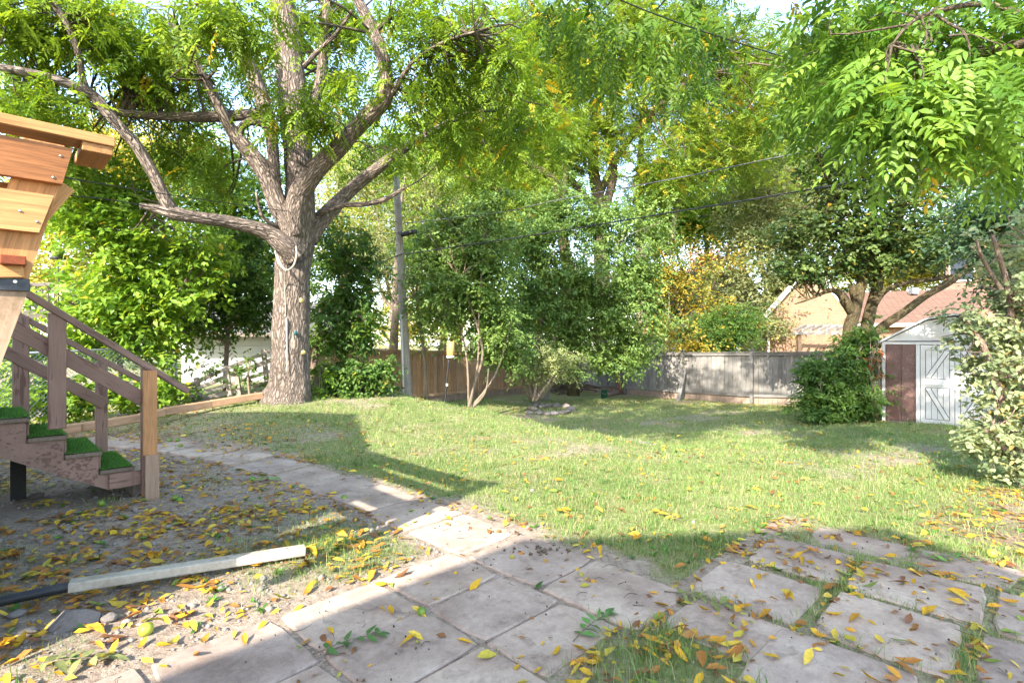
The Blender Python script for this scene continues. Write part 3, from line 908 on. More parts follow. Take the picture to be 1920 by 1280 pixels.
board('header', sp(0.05, SE - 0.03, 0.006), sp(SW - .05, SE - 0.03, 0.006), 0.05, 0.045, M['shed_white'], shed)
board('gable_trim', sp(0.05, SE + 0.02, 0.004), sp(SW - .05, SE + 0.02, 0.004), 0.012, 0.05, M['shed_line'], shed)
for t0, t1 in ((0.06, 0.335), (0.345, 0.60), (1.92, 2.17), (2.18, 2.44)):
    o = board('front_panel', sp((t0 + t1) / 2, 0.02, -0.012), sp((t0 + t1) / 2, SE - 0.06, -0.012), t1 - t0, 0.03, M['shed_brown'], shed, up=SA)
    for q in (t0 + .02, t1 - .02):
        board('rib', sp(q, 0.02, 0.006), sp(q, SE - 0.06, 0.006), 0.018, 0.012, M['shed_brown'], o, up=SA)
board('jamb', sp(0.645, 0, 0.008), sp(0.645, SE - 0.06, 0.008), 0.07, 0.05, M['shed_white'], shed, up=SA)
board('jamb', sp(1.88, 0, 0.008), sp(1.88, SE - 0.06, 0.008), 0.07, 0.05, M['shed_white'], shed, up=SA)
for di, (t0, t1) in enumerate(((0.69, 1.262), (1.272, 1.84))):
    dr = board('door', sp((t0 + t1) / 2, 0.03, 0.005), sp((t0 + t1) / 2, SE - 0.07, 0.005), t1 - t0, 0.04, M['shed_white'], shed, up=SA)
    a, b = t0 + 0.09, t1 - 0.08
    def line(p, q, w=0.009):
        board('trim_line', p, q, w, 0.006, M['shed_line'], dr, up=SA if abs((q - p).normalized().z) > .5 else UP, c=0.001, q=0.005)
    n_ = 0.0275
    board('cross_rail', sp(t0 + .01, 0.90, 0.031), sp(t1 - .01, 0.90, 0.031), 0.10, 0.012, M['shed_white'], dr)
    for (z0, z1, rising) in ((0.12, 0.80, di == 1), (0.99, 1.60, di == 0)):
        line(sp(a, z0, n_), sp(b, z0, n_)); line(sp(a, z1, n_), sp(b, z1, n_))
        line(sp(a, z0, n_ + .001), sp(a, z1, n_ + .001)); line(sp(b, z0, n_ + .001), sp(b, z1, n_ + .001))
        for k in (1, 2, 3):
            tt = a + (b - a) * k / 4
            line(sp(tt, z0 + .01, n_ - .002), sp(tt, z1 - .01, n_ - .002), 0.006)
        za, zb = (z0, z1) if rising else (z1, z0)
        pa, pb = sp(a + .03, za, n_ + .006), sp(b - .03, zb, n_ + .006)
        dv = (pb - pa).normalized(); pr = dv.cross(SN).normalized()
        board('brace', pa + dv * .03, pb - dv * .03, 0.075, 0.016, M['shed_white'], dr, up=pr, c=0.002)
        for s in (-1, 1):
            board('brace_line', pa + dv * .05 + pr * .043 * s, pb - dv * .05 + pr * .043 * s, 0.009, 0.014, M['shed_line'], dr, up=pr, c=0.001)
    hx = t1 - .03 if di == 0 else t0 + .04
    board('latch', sp(hx, 0.86, 0.04), sp(hx, 0.94, 0.04), 0.035, 0.02, M['chain'], dr, up=SA)

# ------------------------------------------------------------------ wooden stairs
UA, UB = 6.33, 7.25
stairs = thing('wooden_stairs', 'brown painted wooden stairs with green turf treads and peeling handrails', 'stairs', uv(6.8, 0.5, 0))
NU = uv(-1, 0)
def tr(k): return 0.318 + 0.253 * k, 0.885 - 0.184 * k      # nosing position along v, height
# sawtooth stringers
for us in (UA, UB - 0.02):
    pts = []
    ks = list(range(-2, 4))
    for k in ks:
        v_, z_ = tr(k)
        pts.append((v_ - 0.275, z_ - 0.045)); pts.append((v_ - 0.022, z_ - 0.045))
    v3, z3 = tr(3)
    low = [(v3 - 0.022, z3 - 0.20), (v3 - 0.20, z3 - 0.20), (tr(-2)[0] - 0.275, tr(-2)[1] - 0.36)]
    mb = MB(); mb.prism([uv(us, a, b) for a, b in pts + low], uv(0.045, 0))
    mb.build('stringer', M['paint_brown'], stairs)
turf_rng = np.random.default_rng(5)
for k in range(-2, 4):
    v_, z_ = tr(k)
    L0, L1 = uv(UA - 0.03, v_ - 0.135, z_ - 0.022), uv(UB + 0.05, v_ - 0.135, z_ - 0.022)
    t_ = board('tread', L0, L1, 0.27, 0.04, M['tread'], stairs, up=uv(0, 1), c=0.006)
    board('riser', uv(UA + 0.04, v_ - 0.262, z_ + 0.07), uv(UB - 0.03, v_ - 0.262, z_ + 0.07), 0.135, 0.018, M['paint_brown'], stairs)
    # turf mat draped on the tread, its fibres real blades
    gu = np.linspace(UA - 0.035, UB + 0.04, 18); gv = np.linspace(v_ - 0.268, v_ + 0.012, 9)
    A, B = np.meshgrid(gu, gv)
    Z = z_ + 0.006 + 0.006 * vnoise(A, B, 9, k) - 0.03 * ss(B, v_ - 0.03, v_ + 0.012)
    Vt = np.stack([(B - A).ravel() * S2, (A + B).ravel() * S2, Z.ravel()], 1)
    ii = np.arange(A.size).reshape(A.shape)
    Ft = np.stack([ii[:-1, :-1].ravel(), ii[:-1, 1:].ravel(), ii[1:, 1:].ravel(), ii[1:, :-1].ravel()], 1)
    ct = np.tile([0.05, 0.16, 0.015], (len(Vt), 1))
    tf = np_mesh('turf_mat', Vt, Ft, M['grass'], stairs, ct, True)
    nb = 2600
    bu = turf_rng.uniform(UA - 0.035, UB + 0.04, nb); bv = turf_rng.uniform(v_ - 0.268, v_ + 0.012, nb)
    bz = z_ + 0.006 - 0.03 * ss(bv, v_ - 0.03, v_ + 0.012)
    cc = np.array([0.085, 0.21, 0.03]) * turf_rng.uniform(0.6, 1.5, (nb, 1))
    fo = blades('turf_fibre', (bv - bu) * S2, (bu + bv) * S2, bz, turf_rng.uniform(.012, .026, nb), np.full(nb, .004), cc, M['grass'], tf, turf_rng, 0.9)
    fo['kind'] = 'stuff'
v3, z3 = tr(3)
board('bottom_riser', uv(UA - 0.03, v3 - 0.012, z3 - 0.115), uv(UB + .03, v3 - 0.012, z3 - 0.115), 0.145, 0.03, M['paint_brown'], stairs)
board('skirt_board', uv(UA - 0.017, v3 - 0.2, z3 - 0.118), uv(UA - 0.017, v3 + 0.07, z3 - 0.118), 0.145, 0.025, M['paint_brown'], stairs)
board('foot_block', uv(UA + 0.1, v3 + 0.05, 0.07), uv(UB, v3 + 0.05, 0.07), 0.13, 0.09, M['tread'], stairs)
def rail_pt(x, y, u_): return PU(x, y, u_)
def post(x, yt, yb, u_, mat, w=0.125, t=0.09, nm='post', dx=0):
    a, b = PU(x, yb, u_), PU(x, yt, u_)
    b.x, b.y = a.x, a.y
    return board(nm, a, b, w, t, mat, stairs, up=uv(0, 1), c=0.006)
post(107, 588, 803, UA - 0.055, M['paint_brown'])
post(277, 686, 925, UA - 0.05, M['paint_brown'], 0.11, 0.08)
# newel facing: orange upper piece, paler spliced foot
a = PU(281, 853, UA - 0.11); b = PU(281, 694, UA - 0.11); b.x, b.y = a.x, a.y
board('newel_facing', a, b, 0.118, 0.036, M['post_orange'], stairs, up=uv(0, 1), c=0.004)
a = PU(285, 932, UA - 0.125); b = PU(283, 853, UA - 0.125); b.x, b.y = a.x, a.y
a.z = -0.02
board('newel_foot', a, b, 0.118, 0.04, M['post_pale'], stairs, up=uv(0, 1), c=0.004)
post(39, 592, 790, UB + 0.04, M['paint_brown'])
post(190, 678, 880, UB + 0.04, M['paint_brown'], 0.105, 0.08)
post(34, 842, 936, UB - 0.1, M['dark_post'], 0.115, 0.10, 'support_post')
def rail(x0, y0, x1, y1, u_, w, t, nm='handrail', flat=False):
    p, q = PU(x0, y0, u_), PU(x1, y1, u_)
    d = (q - p).normalized()
    upv = d.cross(uv(1, 0)).normalized()
    board(nm, p, q, w, t, M['paint_brown'], stairs, up=uv(1, 0) if flat else upv, c=0.005)
rail(-90, 465, 352, 733, UA - 0.06, 0.115, 0.058, 'handrail', True)
rail(-60, 540, 262, 712, UB + 0.06, 0.10, 0.055, 'handrail', True)
rail(-60, 570, 268, 748, UA - 0.02, 0.135, 0.035, 'mid_rail')
rail(-60, 622, 198, 758, UB + 0.0, 0.115, 0.035, 'mid_rail')

# ------------------------------------------------------------------ deck and its leaning bench back
deck = thing('deck', 'raised wooden deck at the head of the stairs', 'deck', uv(6, -2))
for k in range(26):
    vv0 = -0.36 - k * 0.148
    board('deck_board', uv(3.25, vv0, 1.28), uv(10.2, vv0, 1.28), 0.14, 0.035, M['paint_brown'], deck, up=uv(0, 1))
board('rim_joist', uv(3.28, -0.3, 1.15), uv(3.28, -4.0, 1.15), 0.2, 0.04, M['paint_brown'], deck)
board('rim_joist', uv(3.3, -0.29, 1.15), uv(10.2, -0.29, 1.15), 0.2, 0.04, M['paint_brown'], deck)
for q in ((3.4, -0.5), (3.4, -3.6), (9.9, -0.5), (6.0, -0.6)):
    p = uv(*q); board('post', (p.x, p.y, -0.05), (p.x, p.y, 1.1), 0.14, 0.14, M['paint_brown'], deck, up=uv(0, 1))

bench = thing('deck_bench_back', 'orange cedar bench back with flat cap overhanging at the left edge', 'bench', uv(2.85, 0, 1.3))
UBn = 2.835
def bp(x, y, du=0.0): return PU(x, y, UBn + du)
cap_e = bp(216, 266.5, 0)
cdir = uv(0, 1)
cl = cap_e - cdir * 2.6
off = uv(0.07, 0)
board('cap', cl + off, cap_e + off, 0.14, 0.041, M['cedar'], bench, up=uv(1, 0), c=0.003)
# flat cleat under the cap, running away along the deck end
c0 = bp(212, 285, 0.012); vc = (c0.x + c0.y) * S2 - 0.0525; zc = c0.z + 0.002
board('cleat', uv(UBn + 0.012, vc, zc), uv(UBn + 0.28, vc, zc), 0.105, 0.038, M['cedar'], bench, up=uv(0, 1), c=0.003)
def slant_board(nm, x_t, y_t, x_b, y_b, du, th, mat, length=2.4):
    """board along v whose far end is cut to the slope of the post"""
    T, B = bp(x_t, y_t, du), bp(x_b, y_b, du)
    mb = MB(); mb.prism([T - cdir * length, T, B, B - cdir * (length - 0.03)], uv(th, 0))
    # local frame along the board so that the grain runs with it
    R = Matrix((uv(0, 1), Vector((0, 0, 1)), uv(1, 0))).transposed().to_4x4()
    R.translation = (T + B) / 2
    inv = R.inverted()
    mb.v = [tuple(inv @ Vector(p)) for p in mb.v]
    return link(nm, mb.mesh(nm), mat, bench, R)
b1 = slant_board('back_board', 137, 279, 117, 345, 0.03, 0.035, M['cedar_dark'])
b2 = slant_board('back_board', 101, 367, 73, 436, 0.03, 0.035, M['cedar'])
def screw(x, y, par, du):
    p = bp(x, y, du)
    o = MB().tube([p, p + uv(-0.004, 0)], [0.006, 0.005], 10, 1).build('screw', M['bolt'], par, True)
for x, y, pb in ((114, 293, b1), (100, 333, b1), (38, 396, b2), (70, 416, b2)): screw(x, y, pb, 0.031)
# slanted post behind the boards
mb = MB()
T0, T1 = bp(128, 300, 0.07), bp(-1, 690, 0.07)
sl = (T0 - T1); sl2 = sl / sl.length
low = T1 - sl2 * 0.45
mb.prism([T0, low, low - cdir * 0.15, T0 - cdir * 0.15], uv(0.09, 0))
R = Matrix((sl2, uv(1, 0).cross(sl2), uv(1, 0))).transposed().to_4x4(); R.translation = (T0 + low) / 2
inv = R.inverted(); mb.v = [tuple(inv @ Vector(p)) for p in mb.v]
link('post', mb.mesh('post'), M['cedar'], bench, R)
# end of the bench back, running away along the deck end
for z_, w_ in ((2.30, 0.14), (2.12, 0.14), (1.78, 0.14), (1.60, 0.14)):
    vv_ = 0.20 + 0.26 * (z_ - 2.3)
    board('back_board', uv(3.05, vv_, z_), uv(6.1, vv_, z_), w_, 0.035, M['cedar'], bench)
board('cap', uv(3.06, 0.20, 2.40), uv(6.2, 0.20, 2.40), 0.14, 0.04, M['cedar'], bench, up=uv(0, 1))
for q in (4.5, 6.05):
    board('post', uv(q, -0.08, 1.2), uv(q, 0.17, 2.36), 0.09, 0.09, M['cedar'], bench, up=uv(1, 0))
# brace crossing behind
board('brace', bp(-40, 520, 0.17), bp(118, 345, 0.17), 0.09, 0.038, M['cedar'], bench, up=uv(0, 1))
board('rear_board', bp(-80, 352, 0.2), bp(80, 372, 0.2), 0.09, 0.03, M['cedar'], bench)
# dark seat-board end and its bearer
s0 = bp(25, 487, -0.01)
board('seat_board', s0, s0 + uv(1.6, 0), 0.075, 0.036, M['cedar_red'], bench, up=uv(0, 1), c=0.003)
board('seat_bearer', bp(-120, 490, 0.05) + Vector((0, 0, -.04)), bp(44, 500, 0.05) + Vector((0, 0, -.02)), 0.05, 0.04, M['cedar'], bench)
# lower painted sleeve and black strap
mb = MB()
q0, q1 = bp(55, 540, 0.06), bp(-12, 720, 0.06)
mb.prism([q0, q1, q1 - cdir * 0.17, q0 - cdir * 0.16], uv(0.10, 0))
R2 = R.copy(); R2.translation = (q0 + q1) / 2; inv = R2.inverted(); mb.v = [tuple(inv @ Vector(p)) for p in mb.v]
link('post_foot', mb.mesh('post_foot'), M['paint_tan'], bench, R2)
st0, st1 = bp(56, 535, 0.05), bp(56, 535, 0.05) - cdir * 0.2
sb = board('strap', st0, st1, 0.05, 0.008, M['black_metal'], bench, c=0.002)
p = bp(28, 528, 0.045); MB().tube([p, p + uv(-0.008, 0)], [0.008, 0.007], 6, 1).build('bolt', M['bolt'], sb)

# ------------------------------------------------------------------ buildings beyond the fences
def quad_uv(name, corners, mat, parent, th=0.12):
    """a wall or roof plane (4 corners, counter-clockwise from the outside) with real thickness and metre UVs"""
    c = [Vector(p) for p in corners]
    n = (c[1] - c[0]).cross(c[3] - c[0]).normalized()
    mb = MB(); mb.prism(c, -n * th)
    me = mb.mesh(name)
    ux = (c[1] - c[0]).normalized(); uy = n.cross(ux)
    l = me.uv_layers.new(name='UVMap')
    for lp in me.loops:
        d = me.vertices[lp.vertex_index].co - c[0]
        l.data[lp.index].uv = (d.dot(ux), d.dot(uy))
    return link(name, me, mat, parent)
GZ = -0.55
hb = thing('brick_house', 'tan brick house with shingled roof behind the grey fence', 'house', W(1580, 660, 24))
A = W(1440, 655, 25.0); A.z = GZ
def hp(x, z, D): return Vector(((x - 960) / 1000 * D, D, z))
ez = W(1440, 588, 25.0).z
# gable wall facing the yard, then the long roof slope to the right
g0, g1 = hp(1440, GZ, 25.0), hp(1592, GZ, 24.0)
gp = (g0 + g1) / 2
pk = W(1530, 500, 24.5).z
gw = MB()
gw.prism([g0, g1, Vector((g1.x, g1.y, ez)), Vector((gp.x, gp.y, pk)), Vector((g0.x, g0.y, ez))], Vector((0.2, 0.97, 0)) * 6)
gme = gw.mesh('wall'); l = gme.uv_layers.new(name='UVMap')
gd = (g1 - g0).normalized()
for lp in gme.loops:
    d = gme.vertices[lp.vertex_index].co - g0
    l.data[lp.index].uv = (d.dot(gd) + d.y * 0.97 * 0.0, d.z)
link('wall', gme, M['brick'], hb)
for a, b in (((g0.x - .25, g0.y - .2, ez - 0.12), (gp.x, gp.y - .2, pk + .06)), ((g1.x + .25, g1.y - .2, ez - .12), (gp.x, gp.y - .2, pk + .06))):
    board('barge_board', a, b, 0.2, 0.05, M['gutter'], hb, up=(0, 0, 1))
MB().tube([g0 + Vector((-0.02, -0.08, 0.35)), g0 + Vector((-0.02, -0.08, 3.2))], [0.06, 0.06], 8, 1).build('downspout', M['gutter'], hb, True)
wl = quad_uv('wall', [hp(1592, GZ, 23.6), hp(1830, GZ, 21.5), hp(1830, W(1700, 606, 22.6).z, 21.5), hp(1592, W(1700, 606, 22.6).z, 23.6)], M['brick'], hb)
z0, z1 = W(1700, 606, 22.6).z, W(1700, 545, 27).z
quad_uv('roof', [hp(1585, z0, 23.3), hp(1840, z0, 21.2), hp(1840, z1, 26.0), hp(1585, z1, 28.0)], M['shingle'], hb)
board('fascia', hp(1585, z0 - .08, 23.25), hp(1840, z0 - .08, 21.15), 0.16, 0.06, M['fence_old'], hb)
vp = W(1713, 551, 26.2); board('roof_vent', vp, vp + Vector((0, 0, 0.3)), 0.3, 0.3, M['chain'], hb, up=(1, 0, 0))

pg = thing('pergola', 'brown slatted pergola roof against the tan brick house', 'pergola', W(1540, 655, 22.5))
for k in range(9):
    x = 1490 + k * 15
    board('rafter', W(x, 619, 22.0 - k * .1), W(x + 22, 609, 23.3 - k * .1), 0.11, 0.06, M['fence_old'], pg)
board('beam', W(1486, 624, 22.0), W(1625, 624, 21.2), 0.14, 0.08, M['fence_old'], pg)
board('beam', W(1500, 612, 23.4), W(1640, 612, 22.4), 0.12, 0.08, M['fence_old'], pg)
b0 = W(1498, 625, 22.1); board('post', (b0.x, b0.y, GZ), b0, 0.14, 0.14, M['fence_warm'], pg, up=(1, 0, 0))

far = thing('brick_house', 'pinkish house with dark upper window high at the right edge', 'house', W(1840, 640, 30))
f0, f1 = W(1772, 640, 31), W(1990, 640, 27)
quad_uv('wall', [(f0.x, f0.y, GZ), (f1.x, f1.y, GZ), (f1.x, f1.y, 7.4), (f0.x, f0.y, 7.4)], M['brick_pink'], far, 0.3)
zz = W(1800, 490, 30)
fd = (f1 - f0).normalized(); fn = Vector((fd.y, -fd.x, 0))
wc = f0 + fd * 0.8 + fn * 0.06
wf = board('window', (wc.x, wc.y, 4.95), (wc.x, wc.y, 6.6), 1.2, 0.06, M['gutter'], far, up=fd)
wg = wc + fn * 0.035
board('pane', (wg.x, wg.y, 5.05), (wg.x, wg.y, 6.5), 1.05, 0.02, M['glass'], wf, up=fd)
q0, q1 = f0 - fd * .4 + fn * .5, f1 + fn * .5
quad_uv('roof', [(q0.x, q0.y, 7.2), (q1.x, q1.y, 7.2), (q1.x - fn.x * 5, q1.y - fn.y * 5, 9.6), (q0.x - fn.x * 5, q0.y - fn.y * 5, 9.6)], M['shingle'], far)

wh = thing('white_house', 'white sided house glimpsed through the yellow tree', 'house', W(1290, 640, 34))
w0, w1 = W(1215, 640, 36), W(1420, 640, 33)
wd = (w1 - w0).normalized(); wnn = Vector((wd.y, -wd.x, 0))
mbw = MB()
n = 22
for k in range(n):
    z = GZ + k * 0.2
    o = board('siding_board', (w0.x + wnn.x * .04, w0.y + wnn.y * .04, z + .1), (w1.x + wnn.x * .04, w1.y + wnn.y * .04, z + .1), 0.196, 0.03 , M['siding'], wh)
quad_uv('wall', [(w0.x, w0.y, GZ), (w1.x, w1.y, GZ), (w1.x, w1.y, 3.9), (w0.x, w0.y, 3.9)], M['siding'], wh, 0.3)
quad_uv('roof', [(w0.x - .3, w0.y - .5, 3.85), (w1.x + .3, w1.y - .5, 3.85), (w1.x + 1, w1.y + 4, 6.6), (w0.x + 1, w0.y + 4, 6.6)], M['shingle'], wh)
for xq in (1275, 1345):
    t_ = (W(xq, 640, 34.5).x - w0.x) / (w1.x - w0.x)
    c_ = w0.lerp(w1, t_) + wnn * 0.07
    wf = board('window', (c_.x, c_.y, 2.6), (c_.x, c_.y, 3.7), 0.9, 0.06, M['siding_blue'], wh, up=wd)
    c_ = c_ + wnn * 0.035
    board('pane', (c_.x, c_.y, 2.68), (c_.x, c_.y, 3.62), 0.76, 0.02, M['glass'], wf, up=wd)

ga = thing('white_garage', 'low white sided garage behind the leaning slat fence', 'garage', W(450, 760, 15))
a0, a1 = W(345, 700, 14.6), W(690, 690, 18.5)
gd = (a1 - a0); gd.z = 0; gd.normalize(); gn = Vector((gd.y, -gd.x, 0))
for k in range(11):
    z = -0.2 + k * 0.19
    board('siding_board', (a0.x, a0.y, z), (a1.x, a1.y, z), 0.186, 0.03, M['siding'], ga, up=(gn.x * .06, gn.y * .06, 1))
quad_uv('wall', [(a0.x - gn.x * .05, a0.y - gn.y * .05, -0.4), (a1.x - gn.x * .05, a1.y - gn.y * .05, -0.4), (a1.x - gn.x * .05, a1.y - gn.y * .05, 1.9), (a0.x - gn.x * .05, a0.y - gn.y * .05, 1.9)], M['siding'], ga, 0.2)
r0, r1 = a0 + gn * .35 - gd * .3, a1 + gn * .35
quad_uv('roof', [(r0.x, r0.y, 1.78), (r1.x, r1.y, 1.78), (r1.x - gn.x * 3.5, r1.y - gn.y * 3.5, 3.0), (r0.x - gn.x * 3.5, r0.y - gn.y * 3.5, 3.0)], M['shingle_grey'], ga)
board('fascia', (r0.x, r0.y, 1.74), (r1.x, r1.y, 1.74), 0.12, 0.04, M['fence_old'], ga)

nd = thing('neighbour_deck', 'dark baluster railing of a raised deck at the far left', 'deck railing', W(90, 640, 14))
d0, d1 = W(-40, 535, 13.2), W(122, 533, 14.5)
board('top_rail', d0, d1, 0.09, 0.12, M['fence_old'], nd)
db0, db1 = W(-40, 592, 13.2), W(122, 588, 14.5)
board('deck_floor', db0, db1, 0.2, 0.3, M['fence_old'], nd)
for k in range(15):
    t_ = k / 14
    board('baluster', db0.lerp(db1, t_), d0.lerp(d1, t_), 0.045, 0.045, M['fence_old'], nd, up=(1, 0, 0))
for x in (52, 120):
    t_ = (x + 40) / 162
    p0 = db0.lerp(db1, t_); p1 = d0.lerp(d1, t_)
    board('post', (p0.x, p0.y - .1, -0.1), (p1.x, p1.y - .1, p1.z + .02), 0.12, 0.12, M['fence_old'], nd, up=(1, 0, 0))

# ------------------------------------------------------------------ foliage
def unit(a): return a / np.maximum(np.linalg.norm(a, axis=-1, keepdims=True), 1e-9)

def leaf_geo(P, A, N, L, Wd, detail):
    """leaf blades: base P, axis A, upper side N"""
    A = unit(A); S = unit(np.cross(A, N)); N = np.cross(S, A)
    L = L[:, None]; Wd = Wd[:, None]
    n = len(P)
    if detail == 0:
        V = np.stack([P, P + A * L * .45 + S * Wd * .5 + N * Wd * .14, P + A * L - N * L * .10, P + A * L * .45 - S * Wd * .5 + N * Wd * .14], 1)
        i = np.arange(n)[:, None] * 4
        F = np.concatenate([i + np.array([[0, 1, 2]]), i + np.array([[0, 2, 3]])])
        return V.reshape(-1, 3), F, 4
    m1 = P + A * L * .33 - N * Wd * .05; m2 = P + A * L * .68 - N * L * .06
    l1 = P + A * L * .28 + S * Wd * .46 + N * Wd * .13; r1 = P + A * L * .28 - S * Wd * .46 + N * Wd * .13
    l2 = P + A * L * .62 + S * Wd * .40 + N * Wd * .06 - N * L * .05; r2 = P + A * L * .62 - S * Wd * .40 + N * Wd * .06 - N * L * .05
    tp = P + A * L - N * L * .15
    V = np.stack([P, m1, m2, tp, l1, l2, r1, r2], 1)
    T = np.array([[0, 4, 1], [0, 1, 6], [4, 5, 1], [5, 2, 1], [1, 2, 7], [1, 7, 6], [2, 5, 3], [2, 3, 7]])
    i = np.arange(n)[:, None, None] * 8
    return V.reshape(-1, 3), (i + T[None]).reshape(-1, 3), 8

def cluster_points(clumps, rng, gap=0.0, dens=1.0):
    C = []; K = []
    for ci, (x, y, D, rx, ry, rd, n) in enumerate(clumps):
        n = int(n * dens)
        c = np.array(W(x, y, D)); r = np.array([rx / 1000 * D, rd, ry / 1000 * D])
        q = unit(rng.normal(size=(n, 3)))
        ph = rng.uniform(0, 6.28, 6)
        lob = 1 + 0.28 * np.sin(3 * q[:, 0] + ph[0] + 2 * q[:, 2]) + 0.24 * np.sin(5 * q[:, 2] + ph[1] + 3 * q[:, 1]) + 0.18 * np.sin(8 * q[:, 0] - 6 * q[:, 2] + ph[2])
        p = q * (rng.random((n, 1)) ** (1 / 2.2)) * lob[:, None] * 1.06
        p = c + p * r
        C.append(p); K.append(np.full(n, ci))
    C = np.concatenate(C); K = np.concatenate(K)
    if gap:
        s = vnoise(C[:, 0] + C[:, 1] * .7, C[:, 2] + C[:, 1] * .5, 1.6, gap * 10)
        k = s > -0.15 - 0.25 * rng.random(len(C)); C = C[k]; K = K[k]
    return C, K

def colours(n_cl, idx, pal, yp, rng, jitter=0.18):
    t = np.clip(rng.beta(1.6, 1.6, n_cl)[idx] + rng.normal(0, jitter, len(idx)), 0, 1)[:, None]
    c = np.array(pal[0]) * (1 - t) + np.array(pal[1]) * t
    clp = rng.random(n_cl)
    y = rng.random(len(idx)) < yp * (0.5 + 3.0 * (clp[idx] > 0.85))
    c[y] = np.array(pal[2]) * rng.uniform(0.7, 1.2, (y.sum(), 1))
    return c * np.array([1.2, 1.1, 1.0])

def foliage(name, parent, clumps, pal, mat, seed, leaf=(0.07, 0.04), per=22, spread=0.28, yp=0.03, detail=0, kind='simple',
            frond=(0.45, 6), gap=0.0, droop=0.35, flat=0.55, dens=1.0):
    rng = np.random.default_rng(seed)
    C, K = cluster_points(clumps, rng, gap, dens)
    n = len(C)
    if kind == 'simple':
        nl = 7
        size = rng.gamma(2.2, 1 / 2.2, n)                       # clusters of very unequal size
        cnt = np.maximum(1, np.round(size * per / nl)).astype(int)
        tw = np.repeat(np.arange(n), cnt); nt = len(tw)
        az = rng.uniform(0, 2 * np.pi, nt); el = rng.normal(0.05 - 0.35 * droop, 0.4, nt)
        TA = np.stack([np.cos(az) * np.cos(el), np.sin(az) * np.cos(el), np.sin(el)], 1)
        TL = spread * rng.uniform(0.9, 2.0, nt)
        TP = C[tw] + rng.normal(size=(nt, 3)) * spread * np.array([.55, .55, .55 * flat])
        TN = unit(np.array([-0.1, -0.25, 1.0]) + rng.normal(size=(nt, 3)) * 0.3)
        TS = unit(np.cross(TA, TN))
        k_ = np.repeat(np.arange(nt), nl); m = len(k_); idx = tw[k_]
        s_ = np.tile(np.linspace(0.15, 1.0, nl), nt) + rng.normal(0, .04, m)
        sg = np.where(np.tile(np.arange(nl), nt) % 2 == 0, 1.0, -1.0)
        P = TP[k_] + TA[k_] * (TL[k_] * s_)[:, None] - np.array([0, 0, 1.0]) * (TL[k_] * .28 * s_ ** 2)[:, None]
        A = unit(TA[k_] * .6 + TS[k_] * sg[:, None] * .8 + rng.normal(size=(m, 3)) * .28 + np.array([0, 0, -.22 * droop - .1]))
        N = unit(TN[k_] + rng.normal(size=(m, 3)) * 0.32)
        L = leaf[0] * rng.uniform(0.65, 1.3, m); Wd = leaf[1] * rng.uniform(0.7, 1.25, m)
        col = colours(n, idx, pal, yp, rng)
    else:
        fidx = np.repeat(np.arange(n), per); f = len(fidx)
        R, k = frond
        az = rng.uniform(0, 2 * np.pi, f); el = rng.normal(-droop, 0.35, f)
        FA = np.stack([np.cos(az) * np.cos(el), np.sin(az) * np.cos(el), np.sin(el)], 1)
        FP = C[fidx] + rng.normal(size=(f, 3)) * spread
        FN = unit(np.array([0, 0, 1.0]) + rng.normal(size=(f, 3)) * 0.3)
        FS = unit(np.cross(FA, FN)); FN = np.cross(FS, FA)
        FR = R * rng.uniform(0.7, 1.2, f)
        ps, As, Ns, Ls, ix = [], [], [], [], []
        st = np.linspace(0.18, 0.95, k)
        for s in st:
            base = FP + FA * (FR * s)[:, None] - np.array([0, 0, 1.0]) * (FR * 0.35 * s * s)[:, None]
            size = leaf[0] * (0.75 + 0.5 * math.sin(math.pi * s)) * rng.uniform(0.8, 1.15, f)
            for sg in (-1, 1):
                ps.append(base); As.append(FA * 0.55 + FS * sg * 0.85 + rng.normal(size=(f, 3)) * 0.12 - np.array([0, 0, 0.25]))
                Ns.append(FN + rng.normal(size=(f, 3)) * 0.18); Ls.append(size); ix.append(fidx)
        base = FP + FA * FR[:, None] - np.array([0, 0, 1.0]) * (FR * 0.35)[:, None]
        ps.append(base); As.append(FA - np.array([0, 0, .5])); Ns.append(FN); Ls.append(leaf[0] * rng.uniform(.9, 1.2, f)); ix.append(fidx)
        P = np.concatenate(ps); A = np.concatenate(As); N = np.concatenate(Ns); L = np.concatenate(Ls); idx = np.concatenate(ix)
        Wd = leaf[1] * L / leaf[0]
        fcol = colours(n, fidx, pal, yp, rng, 0.10)
        col = np.tile(fcol, (2 * k + 1, 1)) * rng.uniform(0.85, 1.15, (len(P), 1))
    V, F, nv = leaf_geo(P, A, N, L, Wd, detail)
    o = np_mesh(name, V, F, mat, parent, np.repeat(col, nv, 0), detail > 0)
    TRI[0] += len(F)
    return o, C, K
TRI = [0]

def limb(parent, pts, mat, n=12, sub=4, wob=0.04, ridge=0.0, name='branch', seed=0.0):
    """pts = (x, y, D, radius in photo pixels)"""
    P = [W(x, y, D) for x, y, D, r in pts]; R = [r / 1000 * D for x, y, D, r in pts]
    mb = MB(); mb.tube(P, R, n, sub, wob, True, ridge, seed)
    return mb.build(name, mat, parent, True)

